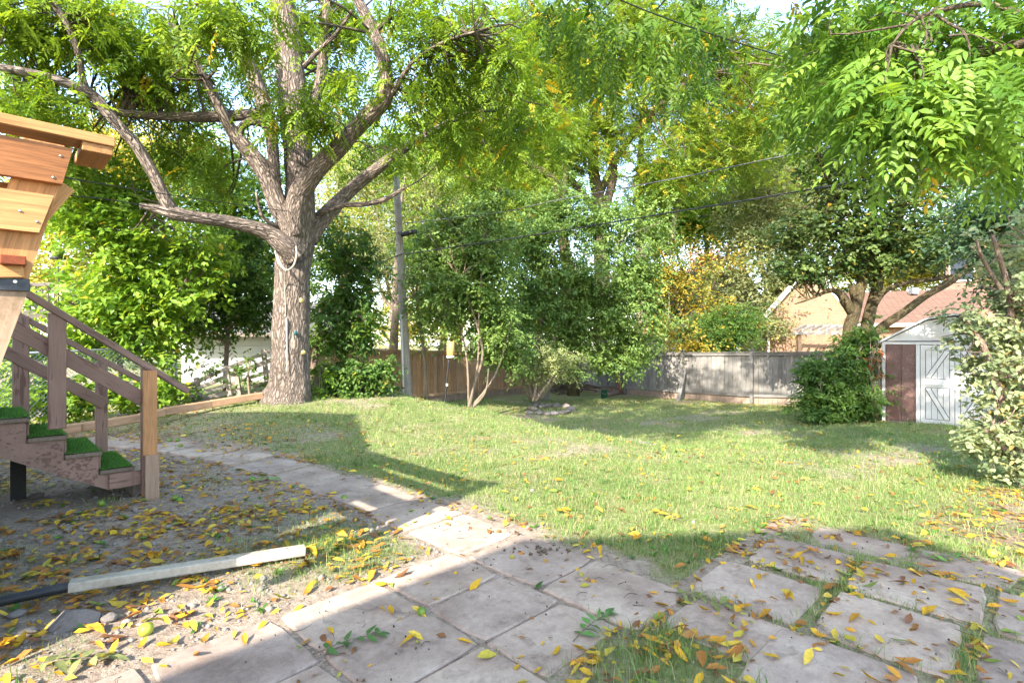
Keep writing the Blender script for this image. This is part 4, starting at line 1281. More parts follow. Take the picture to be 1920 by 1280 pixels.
def twigs(parent, starts, C, K, mat, rng, n, r0=0.02, name='twigs', near=None, bend=0.15):
    """thin branches from limb points out to the leaf clusters"""
    mb = MB()
    S0_ = np.array([tuple(s) for s in starts]); S = [S0_]
    for q in (.2, .4, .6, .8):
        seg = S0_[1:] - S0_[:-1]; ok = np.linalg.norm(seg, axis=1) < 1.3
        S.append((S0_[:-1] + seg * q)[ok])
    S = np.concatenate(S)
    sel = rng.choice(len(C), min(n, len(C)), replace=False)
    for i in sel:
        c = C[i]
        d = np.linalg.norm(S - c, axis=1)
        a = Vector(S[int(np.argmin(d + rng.uniform(0, 1.0, len(S))))]); b = Vector(c)
        mid = a.lerp(b, .5) + Vector(rng.normal(size=3)) * bend * (b - a).length + Vector((0, 0, .06 * (b - a).length))
        L = (b - a).length
        mb.tube([a, mid, b], [min(r0, .012 * L + .006), min(r0 * .6, .008 * L + .004), 0.003], 5, 3, 0, False)
    if mb.v:
        o = mb.build(name, mat, parent, True)
        o['kind'] = 'stuff'
        return o

P_WALNUT = ((0.08, 0.17, 0.02), (0.24, 0.37, 0.04), (0.50, 0.36, 0.03))
P_LOCUST = ((0.11, 0.21, 0.03), (0.24, 0.35, 0.06), (0.50, 0.40, 0.04))
P_LILAC = ((0.07, 0.15, 0.035), (0.21, 0.32, 0.085), (0.30, 0.30, 0.06))
P_SAP = ((0.10, 0.22, 0.025), (0.25, 0.40, 0.05), (0.48, 0.42, 0.05))
P_DARK = ((0.04, 0.105, 0.025), (0.12, 0.22, 0.045), (0.25, 0.26, 0.04))
P_MAPLE = ((0.04, 0.09, 0.025), (0.13, 0.19, 0.055), (0.40, 0.30, 0.05))
P_GREY = ((0.12, 0.16, 0.08), (0.27, 0.32, 0.17), (0.40, 0.35, 0.12))
P_YELLOW = ((0.34, 0.25, 0.03), (0.46, 0.40, 0.07), (0.16, 0.22, 0.05))
P_YG = ((0.26, 0.30, 0.06), (0.46, 0.46, 0.13), (0.5, 0.42, 0.06))
P_RED = ((0.40, 0.12, 0.09), (0.52, 0.22, 0.15), (0.5, 0.3, 0.1))
P_BUSH = ((0.13, 0.19, 0.10), (0.30, 0.36, 0.21), (0.36, 0.30, 0.12))

# ---- the big walnut
wal = thing('walnut_tree', 'huge old walnut tree with furrowed trunk and spreading limbs, left of the pole', 'tree', W(540, 752, 11))
DT = 11.0
limb(wal, [(538, 790, DT, 74), (538, 762, DT, 57), (539, 748, DT, 46), (543, 720, DT, 37), (545, 660, DT, 33.5), (546, 600, DT, 31.5), (548, 540, DT, 31), (551, 490, DT, 32), (556, 450, DT, 32), (560, 410, DT + .05, 28), (562, 370, DT + .1, 26), (560, 300, DT + .15, 25), (553, 220, DT + .2, 26), (545, 140, DT + .2, 26), (537, 60, DT + .1, 24), (528, 0, DT, 21), (515, -90, DT, 18), (500, -200, DT, 12)], M['bark'], 44, 9, 0.035, 0.026, 'trunk', 0.3)
WL = [
 ([(548, 470, 10.85, 22.3), (545, 430, 10.75, 20.7), (522, 385, 10.7, 18.2), (500, 330, 10.65, 16.6), (478, 298, 10.6, 14.9), (455, 272, 10.5, 13.2), (436, 247, 10.4, 11.6), (418, 215, 10.2, 9.8), (395, 170, 10.0, 8.1), (370, 120, 9.8, 6.2), (340, 60, 9.5, 4.5)], 0.9),
 ([(517, 350, 10.75, 10.7), (513, 300, 10.7, 10.7), (508, 250, 10.65, 11.6), (497, 206, 10.6, 13.4), (482, 158, 10.5, 13.4), (464, 112, 10.3, 12.5), (436, 64, 10.0, 11.6), (410, 20, 9.8, 9.8), (385, -30, 9.5, 8.1), (360, -90, 9.2, 6.2)], 1.7),
 ([(500, 210, 10.6, 9.8), (455, 216, 10.5, 10.3), (400, 219, 10.3, 9.8), (330, 219, 10.1, 8.4), (250, 214, 9.9, 7.2), (195, 204, 9.7, 6.2), (120, 185, 9.4, 4.5), (50, 175, 9.2, 2.7)], 2.2),
 ([(448, 262, 10.5, 8.1), (452, 240, 10.45, 7.2), (468, 229, 10.45, 7.6), (490, 231, 10.5, 8.1), (508, 246, 10.6, 8.9), (512, 275, 10.66, 8.9)], 2.9),
 ([(553, 440, 10.8, 21.5), (558, 375, 10.62, 19.1), (577, 338, 10.5, 18.2), (605, 306, 10.4, 17.0), (640, 272, 10.3, 16.1), (662, 246, 10.25, 15.8), (695, 213, 10.2, 15.3), (719, 186, 10.15, 14.0), (725, 150, 10.1, 12.9), (714, 96, 10.0, 12.0), (692, 42, 9.9, 11.2), (672, 0, 9.8, 9.8), (655, -60, 9.6, 8.1), (640, -130, 9.4, 5.3)], 3.3),
 ([(728, 182, 10.15, 6.2), (738, 172, 10.1, 5.3), (753, 146, 10.0, 4.5), (778, 113, 9.8, 3.6), (830, 80, 9.6, 2.7), (890, 60, 9.4, 1.7)], 3.9),
 ([(707, 52, 9.95, 7.2), (720, 42, 9.9, 6.2), (732, 29, 9.85, 5.3)], 4.2),
 ([(578, 450, 11.2, 18.2), (592, 425, 11.3, 16.6), (615, 398, 11.5, 14.0), (640, 374, 11.7, 12.9), (670, 345, 11.9, 11.6), (700, 322, 12.1, 10.7), (745, 288, 12.4, 8.9), (805, 250, 12.6, 6.2), (870, 215, 12.9, 4.5), (930, 190, 13, 2.7)], 4.9),
 ([(600, 400, 11.1, 6.2), (640, 385, 11, 5.3), (682, 383, 10.9, 4.9), (722, 374, 10.8, 4.5), (753, 356, 10.7, 3.1)], 5.2),
 ([(556, 482, 10.75, 22.3), (535, 460, 10.6, 19.9), (508, 440, 10.5, 15.3), (470, 426, 10.3, 12.9), (420, 415, 10.05, 12.0), (370, 408, 9.8, 11.2), (328, 401, 9.6, 12.5), (295, 392, 9.5, 8.1), (262, 385, 9.4, 4.5)], 5.9),
 ([(330, 404, 9.62, 10.7), (320, 392, 9.58, 12.0), (308, 370, 9.5, 11.2), (292, 335, 9.4, 10.3), (270, 296, 9.3, 10.3), (254, 271, 9.2, 10.7), (233, 248, 9.1, 9.8), (204, 214, 9.0, 9.8), (178, 183, 8.9, 9.8), (160, 172, 8.8, 9.8), (120, 155, 8.6, 8.9), (70, 141, 8.4, 8.4), (20, 131, 8.2, 8.1), (-60, 118, 7.9, 7.2), (-150, 100, 7.6, 4.5)], 6.4),
 ([(164, 172, 8.85, 6.7), (155, 148, 8.8, 5.8), (148, 105, 8.7, 5.3), (130, 55, 8.6, 5.8), (104, 12, 8.5, 5.8), (75, -30, 8.4, 4.5)], 6.9),
 ([(566, 250, 11.3, 12.5), (590, 190, 11.4, 9.8), (603, 140, 11.5, 9.8), (607, 95, 11.5, 9.8), (613, 35, 11.5, 9.4), (616, -40, 11.5, 8.1)], 7.3),
 ([(570, 125, 11.0, 4.5), (590, 103, 10.9, 4.5), (607, 86, 10.8, 4.0), (632, 62, 10.6, 3.6), (660, 20, 10.3, 2.7)], 7.8),
 ([(535, 440, 10.9, 5.3), (520, 425, 10.6, 4.5), (505, 418, 10.45, 3.6), (490, 402, 10.3, 3.1), (480, 360, 10.1, 2.2)], 8.1),
]
starts = []
for pts, sd_ in WL:
    big = pts[0][3] > 11
    limb(wal, pts, M['bark'], 20 if big else 10, 6 if big else 4, 0.05, 0.02 if big else 0.0, 'branch', sd_)
    starts += [W(x, y, D) for x, y, D, r in pts[1:]]
cl = [(60, 40, 8.8, 130, 70, 1.3, 80), (60, 190, 8.6, 110, 60, 1.0, 42), (220, 60, 9.5, 130, 80, 1.4, 95), (330, 110, 11.2, 110, 80, 1.0, 70), (260, 170, 10.4, 80, 40, .6, 26),
      (430, 30, 8.5, 110, 50, .7, 52), (590, 205, 9.7, 75, 40, .3, 24), (640, 40, 11.6, 60, 40, .4, 14), (640, 150, 11.8, 60, 60, .7, 22), (480, 140, 12.2, 60, 70, .8, 26), (400, 290, 11.5, 80, 60, .7, 34), (300, 290, 10.6, 80, 60, .8, 26),
      (640, 60, 12, 70, 60, 1, 34), (800, 130, 10.3, 90, 80, 1.0, 46), (830, 40, 10, 130, 60, 1.2, 52), (930, 110, 10.6, 110, 110, 1.2, 64), (820, 235, 11.4, 110, 60, 1.0, 40), (700, 290, 13.2, 70, 50, .8, 26),
      (950, 260, 12.0, 90, 70, 1.0, 50), (560, 35, 12.4, 60, 40, .6, 18), (120, 290, 9.6, 60, 60, .8, 20), (30, 130, 9.4, 60, 60, .8, 20)]
o, C, K = foliage('crown', wal, cl, P_WALNUT, M['leaf'], 101, (0.115, 0.038), 5, 0.16, 0.025, 0, 'pinnate', (0.42, 7), 0.0, 0.45)
twigs(wal, starts, C, K, M['bark_dark'], np.random.default_rng(1), 420, 0.03)
# high crown above the frame (shades the yard, fills the sky)
cl = [(300, -260, 10.5, 330, 130, 2.0, 60), (700, -260, 10.5, 260, 130, 2.0, 50)]
foliage('crown', wal, cl, P_WALNUT, M['leaf'], 102, (0.12, 0.04), 5, 0.2, 0.03, 0, 'pinnate', (0.42, 6), 0.0, 0.45)

# ---- generic tree
def auto_tree(name, label, base, trunk, limbs, clumps, pal, seed, mat='leaf_far', bark='bark_dark', cat='tree', ntw=80, group=None, r0=0.03, **kw):
    t = thing(name, label, cat, base, group)
    st = []
    for i, pts in enumerate(([trunk] if trunk else []) + limbs):
        limb(t, pts, M[bark], 12 if i == 0 else 8, 4, 0.05, 0.0, 'trunk' if (i == 0 and trunk) else 'branch', seed + i * .7)
        st += [W(x, y, D) for x, y, D, r in pts[1:]]
    o, C, K = foliage('crown', t, clumps, pal, M[mat], seed, **kw)
    if ntw and st: twigs(t, st, C, K, M[bark], np.random.default_rng(seed), ntw, r0)
    return t

# honey locusts behind the rear fence
auto_tree('locust_tree', 'tall feathery yellow-green locust tree behind the dark lilacs', W(1130, 700, 23),
   [(1135, 745, 23, 18), (1132, 600, 23, 15), (1126, 450, 23, 13), (1122, 380, 23, 12), (1112, 300, 23, 10), (1120, 200, 23, 8), (1150, 120, 23, 6), (1170, 20, 23, 4)],
   [[(1124, 420, 23, 9), (1150, 330, 22.8, 8), (1140, 250, 22.6, 7), (1155, 160, 22.4, 5), (1190, 60, 22.2, 3)],
    [(1126, 360, 23, 7), (1160, 290, 22.5, 6), (1220, 215, 22, 5), (1290, 150, 21.5, 4), (1340, 90, 21, 2)],
    [(1122, 400, 23, 8), (1060, 330, 22.7, 7), (980, 290, 22.4, 5.5), (900, 265, 22, 4), (850, 240, 21.8, 2)],
    [(1118, 330, 23, 6), (1090, 240, 22.7, 5), (1070, 150, 22.4, 4), (1040, 60, 22, 3)]],
   [(960, 190, 21.5, 90, 70, 1.6, 90), (1080, 140, 21.8, 110, 90, 2, 140), (1010, 60, 21.5, 120, 60, 2, 110), (1190, 120, 22, 120, 110, 2.2, 150), (1290, 200, 22, 110, 110, 2, 120), (1050, 290, 22, 120, 50, 1.8, 90), (1180, 30, 22, 140, 60, 2, 110),
    (1300, 60, 22, 110, 70, 2, 110), (1240, 320, 22.2, 90, 60, 1.6, 60), (910, 310, 22, 80, 50, 1.5, 50), (1380, 150, 22.5, 70, 90, 1.6, 80), (1130, 240, 22.5, 90, 60, 1.5, 60), (1430, 240, 22.5, 70, 80, 1.6, 60), (1440, 110, 23, 60, 50, 1.4, 36)],
   P_LOCUST, 201, 'leaf_far', 'bark_dark', ntw=230, r0=0.05, leaf=(0.115, 0.05), dens=2.0, per=7, spread=0.28, yp=0.06, kind='pinnate', frond=(0.42, 5), droop=0.2)
auto_tree('locust_tree', 'slender leaning locust with forked grey stems left of the tall one', W(1060, 700, 20.5),
   [(1075, 745, 20.5, 12), (1070, 600, 20.5, 11), (1060, 480, 20.5, 10), (1052, 410, 20.5, 9), (1045, 360, 20.5, 8), (1030, 330, 20.4, 7), (980, 300, 20.2, 6), (920, 280, 20, 5), (850, 230, 19.8, 3)],
   [[(1052, 420, 20.5, 7), (1020, 395, 20.4, 6.5), (975, 375, 20.2, 6), (930, 355, 20, 4), (870, 330, 19.8, 2)], [(1050, 390, 20.5, 6), (1060, 320, 20.5, 5), (1035, 260, 20.4, 4), (1000, 220, 20.2, 2)]],
   [(930, 330, 20, 90, 40, 1.2, 42), (860, 240, 19.8, 70, 40, 1.2, 34), (1000, 380, 20.2, 60, 30, 1, 22), (1040, 250, 20.3, 50, 50, 1, 26)],
   P_LOCUST, 202, 'leaf_far', 'bark_olive', ntw=70, r0=0.04, leaf=(0.115, 0.05), dens=2.0, per=7, spread=0.28, yp=0.05, kind='pinnate', frond=(0.42, 5), droop=0.2)
auto_tree('locust_tree', 'pale straight-stemmed locust rising beyond the grey fence gate post', W(1205, 700, 25),
   [(1205, 750, 25, 10), (1203, 600, 25, 9), (1201, 450, 25, 8), (1200, 330, 25, 7), (1203, 250, 25, 5), (1210, 150, 25, 3)],
   [[(1201, 400, 25, 6), (1240, 380, 24.8, 5), (1270, 340, 24.6, 4), (1310, 300, 24.4, 2)], [(1260, 450, 25, 6), (1265, 400, 25, 6), (1290, 330, 25, 4), (1320, 270, 25, 2)]],
   [(1270, 330, 24.5, 90, 40, 1.5, 55), (1210, 370, 24.6, 60, 30, 1.2, 28), (1320, 260, 24.5, 70, 50, 1.3, 40), (1390, 300, 25, 60, 60, 1.3, 30)],
   P_LOCUST, 203, 'leaf_far', 'bark_tan', ntw=60, r0=0.04, leaf=(0.115, 0.05), dens=2.0, per=7, spread=0.28, yp=0.05, kind='pinnate', frond=(0.42, 5), droop=0.2)

# lilac thicket at the corner
def lilac(label, base, stems, clumps, pal, seed, name='lilac_bush', **kw):
    a = dict(leaf=(0.118, 0.066), per=34, spread=0.22, yp=0.006, flat=0.8, droop=0.8, dens=2.3)
    a.update(kw)
    mat = a.pop('mat', 'leaf_dull'); bark = a.pop('bark', 'bark_tan'); cat = a.pop('cat', 'bush'); ntw = a.pop('ntw', 40)
    return auto_tree(name, label, base, None, stems, clumps, pal, seed, mat, bark, cat, ntw, r0=0.015, **a)
lilac('dense dark green lilac with pale bent stems right of the feeder pole', G(880, 762),
   [[(878, 765, 14.2, 3.0), (890, 720, 14.2, 2.4), (905, 660, 14.2, 2.1), (885, 580, 14.2, 1.8), (860, 520, 14.2, 1.2)], [(880, 765, 14.2, 2.4), (896, 680, 14.2, 1.8), (898, 580, 14.2, 1.5), (905, 480, 14.2, 1.2)],
    [(885, 765, 14.2, 2.4), (910, 735, 14.1, 1.8), (916, 690, 14, 1.2)], [(879, 765, 14.2, 2.4), (872, 650, 14.3, 1.8), (835, 560, 14.4, 1.2)], [(882, 765, 14.2, 2.4), (930, 700, 14.3, 1.8), (960, 600, 14.5, 1.2)]],
   [(850, 545, 14.6, 75, 80, .9, 90), (900, 480, 14.6, 70, 70, .9, 80), (930, 610, 14.8, 60, 80, .8, 70), (900, 400, 15.0, 60, 50, .8, 40), (950, 660, 15.4, 35, 30, .4, 14), (815, 480, 15, 45, 60, .6, 34), (850, 420, 15.2, 50, 50, .6, 30)], P_LILAC, 301)
lilac('broad dark green lilac thicket filling the fence corner', G(1040, 748),
   [[(1000, 748, 17, 5), (985, 700, 17, 4), (975, 600, 17, 3), (990, 500, 17, 2)], [(1008, 748, 17, 5), (1020, 700, 17, 4), (1050, 600, 17, 3), (1080, 500, 17, 2)], [(1005, 748, 17, 5), (1000, 690, 17, 4), (1020, 580, 17, 3), (1030, 480, 17, 2)],
    [(1012, 748, 17, 5), (1050, 700, 17.2, 4), (1120, 620, 17.5, 3), (1150, 520, 17.5, 2)], [(995, 748, 17, 4), (970, 690, 17, 3), (950, 640, 16.8, 2)]],
   [(1010, 560, 17, 80, 90, 1.1, 120), (1090, 520, 17.4, 90, 90, 1.2, 140), (1060, 640, 17.4, 90, 60, .9, 95), (1160, 600, 17.6, 80, 80, 1.1, 110), (1000, 450, 17.2, 60, 50, .9, 60), (1120, 420, 17.6, 90, 55, 1, 80), (1040, 390, 17.6, 60, 45, 1, 36), (1200, 420, 18, 60, 45, 1, 34), (1190, 500, 17.8, 60, 70, 1, 70), (1170, 665, 17.6, 60, 30, .7, 36)], P_LILAC, 302)
lilac('small pale variegated bush under the lilac thicket', G(1020, 752),
   [[(1000, 752, 15.8, 3), (1010, 710, 15.8, 2.5), (1025, 680, 15.8, 2)], [(1003, 752, 15.8, 3), (1040, 700, 15.8, 2.5), (1055, 670, 15.8, 2)]],
   [(1030, 680, 15.8, 48, 38, .5, 60), (1000, 700, 15.9, 25, 25, .4, 16)], ((0.16, 0.22, 0.08), (0.36, 0.42, 0.20), (0.4, 0.4, 0.2)), 303, name='variegated_bush', leaf=(0.07, 0.04), per=26, spread=0.16)
lilac('dark green lilac hanging over the brown fence behind the pole', G(790, 752),
   [[(800, 752, 15.4, 4), (795, 660, 15.4, 3), (780, 560, 15.6, 2)]],
   [(800, 570, 15.9, 35, 60, .6, 26), (780, 470, 16.2, 50, 70, .7, 40)], P_SAP, 304, leaf=(0.08, 0.05), per=26)

# small tree and bush right of the walnut trunk
auto_tree('young_ailanthus_tree', 'dark-leaved young tree with snapped stem right of the walnut trunk', W(590, 752, 12.6),
   [(583, 760, 12.6, 6), (588, 690, 12.6, 6), (597, 620, 12.6, 5), (606, 570, 12.6, 6), (612, 562, 12.5, 5)],
   [[(605, 575, 12.6, 3), (640, 580, 12.4, 2.5), (690, 600, 12.2, 2)], [(604, 590, 12.6, 3), (640, 540, 12.6, 2.5), (660, 480, 12.7, 2)], [(598, 620, 12.6, 2.5), (650, 640, 12.3, 2)], [(606, 565, 12.5, 2.5), (625, 575, 12.3, 2), (636, 578, 12.2, 1.5)]],
   [(645, 560, 12.6, 60, 60, .7, 68), (640, 470, 12.9, 60, 60, .7, 60), (668, 620, 12.4, 40, 38, .5, 30), (620, 630, 12.6, 40, 30, .4, 18), (680, 520, 13, 38, 60, .6, 30)],
   P_DARK, 311, 'leaf', 'bark_dead', leaf=(0.15, 0.065), dens=2.4, per=15, spread=0.2, yp=0.01, ntw=40, r0=0.02, droop=1.0)
lilac('low dark green bush in front of the brown fence', G(670, 752),
   [[(660, 758, 12.2, 3), (650, 710, 12.2, 2), (630, 690, 12.2, 1.5)], [(665, 758, 12.2, 3), (690, 710, 12.2, 2), (720, 690, 12.2, 1.5)], [(662, 758, 12.2, 3), (670, 700, 12.2, 2)]],
   [(665, 705, 12.2, 60, 35, .55, 80), (640, 735, 12.1, 45, 20, .4, 34), (715, 695, 12.1, 28, 25, .35, 20), (700, 735, 12.3, 35, 18, .35, 18)], P_DARK, 312, name='dogwood_bush', leaf=(0.105, 0.06), per=18, spread=0.14, yp=0.02)
lilac('leafy green suckers at the right foot of the walnut', G(590, 752),
   [[(590, 755, 11.6, 2.5), (592, 720, 11.6, 2), (600, 690, 11.6, 1.5)]], [(596, 710, 11.6, 22, 35, .25, 22), (590, 742, 11.4, 25, 10, .2, 14)], P_SAP, 313, name='sucker_bush', leaf=(0.085, 0.06), per=12, spread=0.12)

# saplings and undergrowth at the left
auto_tree('maple_sapling', 'bright green sunlit maple sapling left of the walnut', W(250, 760, 10.6),
   [(230, 775, 10.4, 5), (225, 680, 10.4, 4.5), (200, 560, 10.3, 4), (180, 480, 10.2, 3.5), (165, 400, 10.1, 3), (150, 330, 10, 2)],
   [[(225, 670, 10.4, 3), (290, 600, 10.4, 2.5), (340, 540, 10.4, 2)], [(205, 580, 10.3, 3), (150, 560, 10, 2), (120, 590, 9.9, 1.5)], [(190, 520, 10.2, 3), (260, 440, 10.2, 2.5), (300, 380, 10.2, 1.5)], [(175, 460, 10.2, 2.5), (130, 420, 10, 2)]],
   [(170, 400, 10.2, 70, 70, .8, 62), (250, 470, 10.3, 80, 70, .8, 80), (200, 560, 10.3, 80, 60, .8, 74), (300, 560, 10.4, 70, 60, .7, 70), (160, 640, 10.2, 50, 40, .5, 30), (270, 640, 10.4, 60, 40, .6, 40), (260, 370, 10.6, 60, 50, .7, 34), (150, 320, 10.4, 50, 40, .6, 22), (370, 480, 10.7, 50, 60, .6, 40)],
   P_SAP, 321, 'leaf', 'bark_dead', leaf=(0.135, 0.085), dens=2.5, per=13, spread=0.22, yp=0.025, ntw=70, r0=0.02, droop=0.8)
auto_tree('maple_sapling', 'darker green sapling between the bright one and the walnut trunk', W(420, 750, 12.2),
   [(420, 770, 12.2, 5), (425, 660, 12.2, 4), (430, 560, 12.2, 3), (430, 470, 12.2, 2)],
   [[(425, 650, 12.2, 3), (380, 590, 12.1, 2)], [(427, 620, 12.2, 3), (480, 560, 12.2, 2)]],
   [(415, 570, 12.3, 70, 50, .7, 60), (470, 530, 12.3, 50, 60, .6, 50), (400, 520, 12.4, 60, 60, .7, 50), (360, 610, 12, 45, 30, .6, 28), (475, 590, 12.4, 35, 30, .5, 20), (460, 440, 12.6, 60, 40, .6, 32)],
   P_DARK, 322, 'leaf', 'bark_dead', leaf=(0.13, 0.075), dens=2.4, per=14, spread=0.2, yp=0.015, ntw=40, r0=0.02, droop=0.8)
lilac('leafy vines and nettles massed behind the stair rails', W(130, 770, 9.2),
   [[(100, 800, 9.0, 3), (110, 740, 9, 2), (90, 690, 9, 1.5)], [(180, 795, 9.4, 3), (170, 740, 9.4, 2), (150, 690, 9.4, 1.5)], [(260, 780, 9.9, 3), (240, 730, 9.9, 2), (230, 690, 9.9, 1.5)]],
   [(40, 740, 8.9, 60, 45, .5, 40), (120, 740, 9.2, 60, 40, .5, 42), (220, 735, 9.7, 60, 35, .5, 42), (305, 725, 10.2, 35, 32, .35, 24), (60, 640, 9.3, 60, 45, .6, 26), (0, 660, 9, 40, 60, .5, 20)], P_SAP, 323, name='undergrowth', leaf=(0.11, 0.075), per=11, spread=0.17, yp=0.02, mat='leaf', cat='undergrowth', ntw=12)
lilac('vines climbing the leaning slat fence', W(470, 740, 11.2),
   [[(470, 752, 11.1, 2.5), (465, 710, 11.1, 2), (470, 670, 11.2, 1.5)]], [(470, 700, 11.15, 22, 40, .15, 22), (385, 690, 10.9, 25, 22, .15, 18), (340, 735, 10.6, 25, 28, .2, 18), (498, 690, 11.4, 14, 35, .12, 10)], P_DARK, 324, name='vine', leaf=(0.1, 0.06), per=9, spread=0.11, mat='leaf', cat='vine', dens=0.7, ntw=0)

# far yellow-green trees at the left and behind
def far_tree(label, x, yb, D, clumps, pal, seed, name='background_tree', trunk=True, **kw):
    a = dict(leaf=(0.25, 0.135), per=30, spread=0.6, yp=0.03, flat=0.7, dens=4.0)
    a.update(kw)
    r = 7
    cx, cy = clumps[0][0], clumps[0][1]
    return auto_tree(name, label, W(x, yb, D), [(x, yb + 25, D, r), (x + 2, (yb + cy) / 2 + 30, D, r * .8), (cx, cy, D, r * .35)],
        [[(x + 1, (yb + cy) / 2 + 30, D, r * .5), ((x + c[0]) / 2, (yb + c[1]) / 2 - 10, D, r * .4), (c[0], c[1], c[2], 1.5)] for c in clumps[1:]],
        clumps, pal, seed, 'leaf_far', a.pop('bark', 'bark_tan'), 'tree', 40, r0=0.05, **a)
far_tree('pale yellow tree in sun behind the bench back', 230, 640, 26, [(230, 310, 26, 110, 90, 3, 70), (130, 420, 26, 90, 90, 3, 50), (80, 520, 26, 70, 60, 2, 30), (330, 300, 27, 90, 80, 3, 40)], P_YG, 401)
far_tree('tall green tree behind the left saplings', 400, 640, 24, [(420, 360, 24, 90, 100, 3, 70), (480, 480, 24, 80, 90, 2.5, 55), (340, 480, 24, 90, 100, 2.5, 50), (200, 560, 24, 130, 70, 2.5, 40)], P_DARK, 402)
far_tree('thin silvery willow behind the utility pole', 735, 660, 24, [(760, 430, 24, 70, 70, 2, 34), (700, 330, 24, 90, 60, 2, 30), (800, 360, 24, 80, 60, 2, 34), (700, 470, 24, 60, 60, 2, 34), (860, 420, 24, 60, 60, 2, 34)], P_GREY, 403, name='willow_tree', leaf=(0.22, 0.06), per=30, droop=1.2)
limb_t = thing('birch_tree', 'pale forked bare-trunked tree just behind the utility pole', 'tree', W(735, 660, 19))
for pts in ([(736, 690, 19, 9), (741, 600, 19, 7.5), (748, 560, 19, 6.5), (765, 530, 19, 5), (790, 500, 19, 4), (830, 440, 19, 2)], [(742, 600, 19, 6), (741, 540, 19, 5.5), (744, 480, 19, 4.5), (750, 400, 19, 3), (760, 330, 19, 2)]):
    limb(limb_t, pts, M['bark_dead'], 10, 4, 0.05, 0, 'trunk')
foliage('crown', limb_t, [(780, 470, 19.2, 60, 60, 1, 24), (760, 360, 19, 70, 60, 1.2, 30), (830, 400, 19.2, 60, 50, 1, 24), (700, 600, 18.4, 40, 40, .6, 18)], P_SAP, M['leaf_far'], 404, (0.12, 0.06), 22, 0.35, 0.05)
far_tree('bright yellow autumn tree above the grey fence', 1290, 660, 26, [(1270, 520, 25, 60, 60, 1.6, 62), (1330, 590, 25, 60, 45, 1.5, 44), (1240, 470, 25.5, 50, 50, 1.5, 40), (1250, 620, 24, 60, 25, 1, 26), (1360, 480, 26, 60, 40, 1.5, 22), (1300, 640, 22, 50, 16, .6, 22)], P_YELLOW, 405, name='autumn_tree', leaf=(0.15, 0.08), per=22, spread=0.5, yp=0.5, dens=1.9)
far_tree('red-leaved tree far behind the yellow one', 1335, 640, 44, [(1330, 500, 44, 45, 45, 2, 40), (1340, 550, 43, 45, 30, 2, 26), (1650, 470, 40, 70, 50, 2, 28)], P_RED, 406, name='autumn_tree', leaf=(0.25, 0.14))
far_tree('grey-green airy tree between the locusts and the dark maple', 1440, 660, 27, [(1410, 420, 27, 90, 70, 2, 60), (1380, 520, 26.5, 70, 60, 1.8, 46), (1470, 520, 26, 70, 60, 1.8, 46), (1440, 350, 27, 80, 60, 2, 50), (1500, 440, 26, 60, 60, 2, 36), (1430, 600, 25, 40, 40, 1.2, 20)], P_GREY, 407, leaf=(0.19, 0.085), per=28, spread=0.5)
far_tree('dark rounded evergreen shrub over the grey fence', 1360, 660, 23.5, [(1345, 620, 23, 50, 40, 1.2, 60), (1385, 610, 23, 40, 50, 1.1, 50), (1310, 640, 22.8, 40, 25, 1, 24)], P_DARK, 408, name='evergreen_shrub', leaf=(0.11, 0.06), per=32, spread=0.3)
far_tree('yellow-green tree glowing over the shingled roof', 1690, 560, 36, [(1700, 510, 36, 90, 40, 2, 46), (1780, 500, 35, 60, 50, 2, 28), (1620, 500, 36, 70, 40, 2, 28)], P_YG, 409)
far_tree('light green tree at the top right behind the dark maple', 1480, 660, 30, [(1480, 180, 29, 90, 80, 2.5, 60), (1560, 110, 29, 90, 60, 2.5, 60), (1500, 290, 29, 90, 80, 2.5, 60), (1640, 60, 28, 110, 60, 2.5, 60), (1700, 200, 28, 120, 100, 2.5, 70), (1800, 330, 28, 120, 90, 2.5, 60)], P_LOCUST, 410, leaf=(0.24, 0.10))
far_tree('tall pale tree filling the gap above the side fence', 860, 660, 30, [(880, 520, 30, 90, 90, 2.5, 50), (780, 600, 30, 70, 50, 2, 34), (960, 430, 30, 90, 70, 2.5, 46), (640, 600, 30, 90, 50, 2, 34), (620, 420, 30, 90, 110, 2.5, 46)], P_YG, 411, leaf=(0.25, 0.12))
far_tree('dark tree behind the lilac thicket', 1080, 660, 28, [(1060, 560, 27, 130, 80, 2.5, 80), (1200, 560, 27, 70, 80, 2.5, 50), (960, 600, 27, 60, 60, 2, 34)], P_DARK, 412, leaf=(0.24, 0.12))

far_tree('soft green tree rising between the pole and the locusts', 850, 660, 32, [(840, 330, 31, 100, 70, 2.5, 60), (930, 400, 31, 90, 60, 2.5, 50), (760, 300, 31, 90, 70, 2.5, 46), (1000, 330, 31, 80, 60, 2.5, 40), (880, 230, 31, 90, 60, 2.5, 36)], P_SAP, 413, leaf=(0.30, 0.14), dens=5.0)
far_tree('soft green tree over the yellow one', 1330, 660, 33, [(1320, 400, 32, 100, 60, 2.5, 60), (1400, 300, 32, 90, 80, 2.5, 50), (1250, 420, 32, 70, 50, 2.5, 34), (1480, 380, 32, 80, 80, 2.5, 46)], P_SAP, 414, leaf=(0.30, 0.14), dens=5.0)

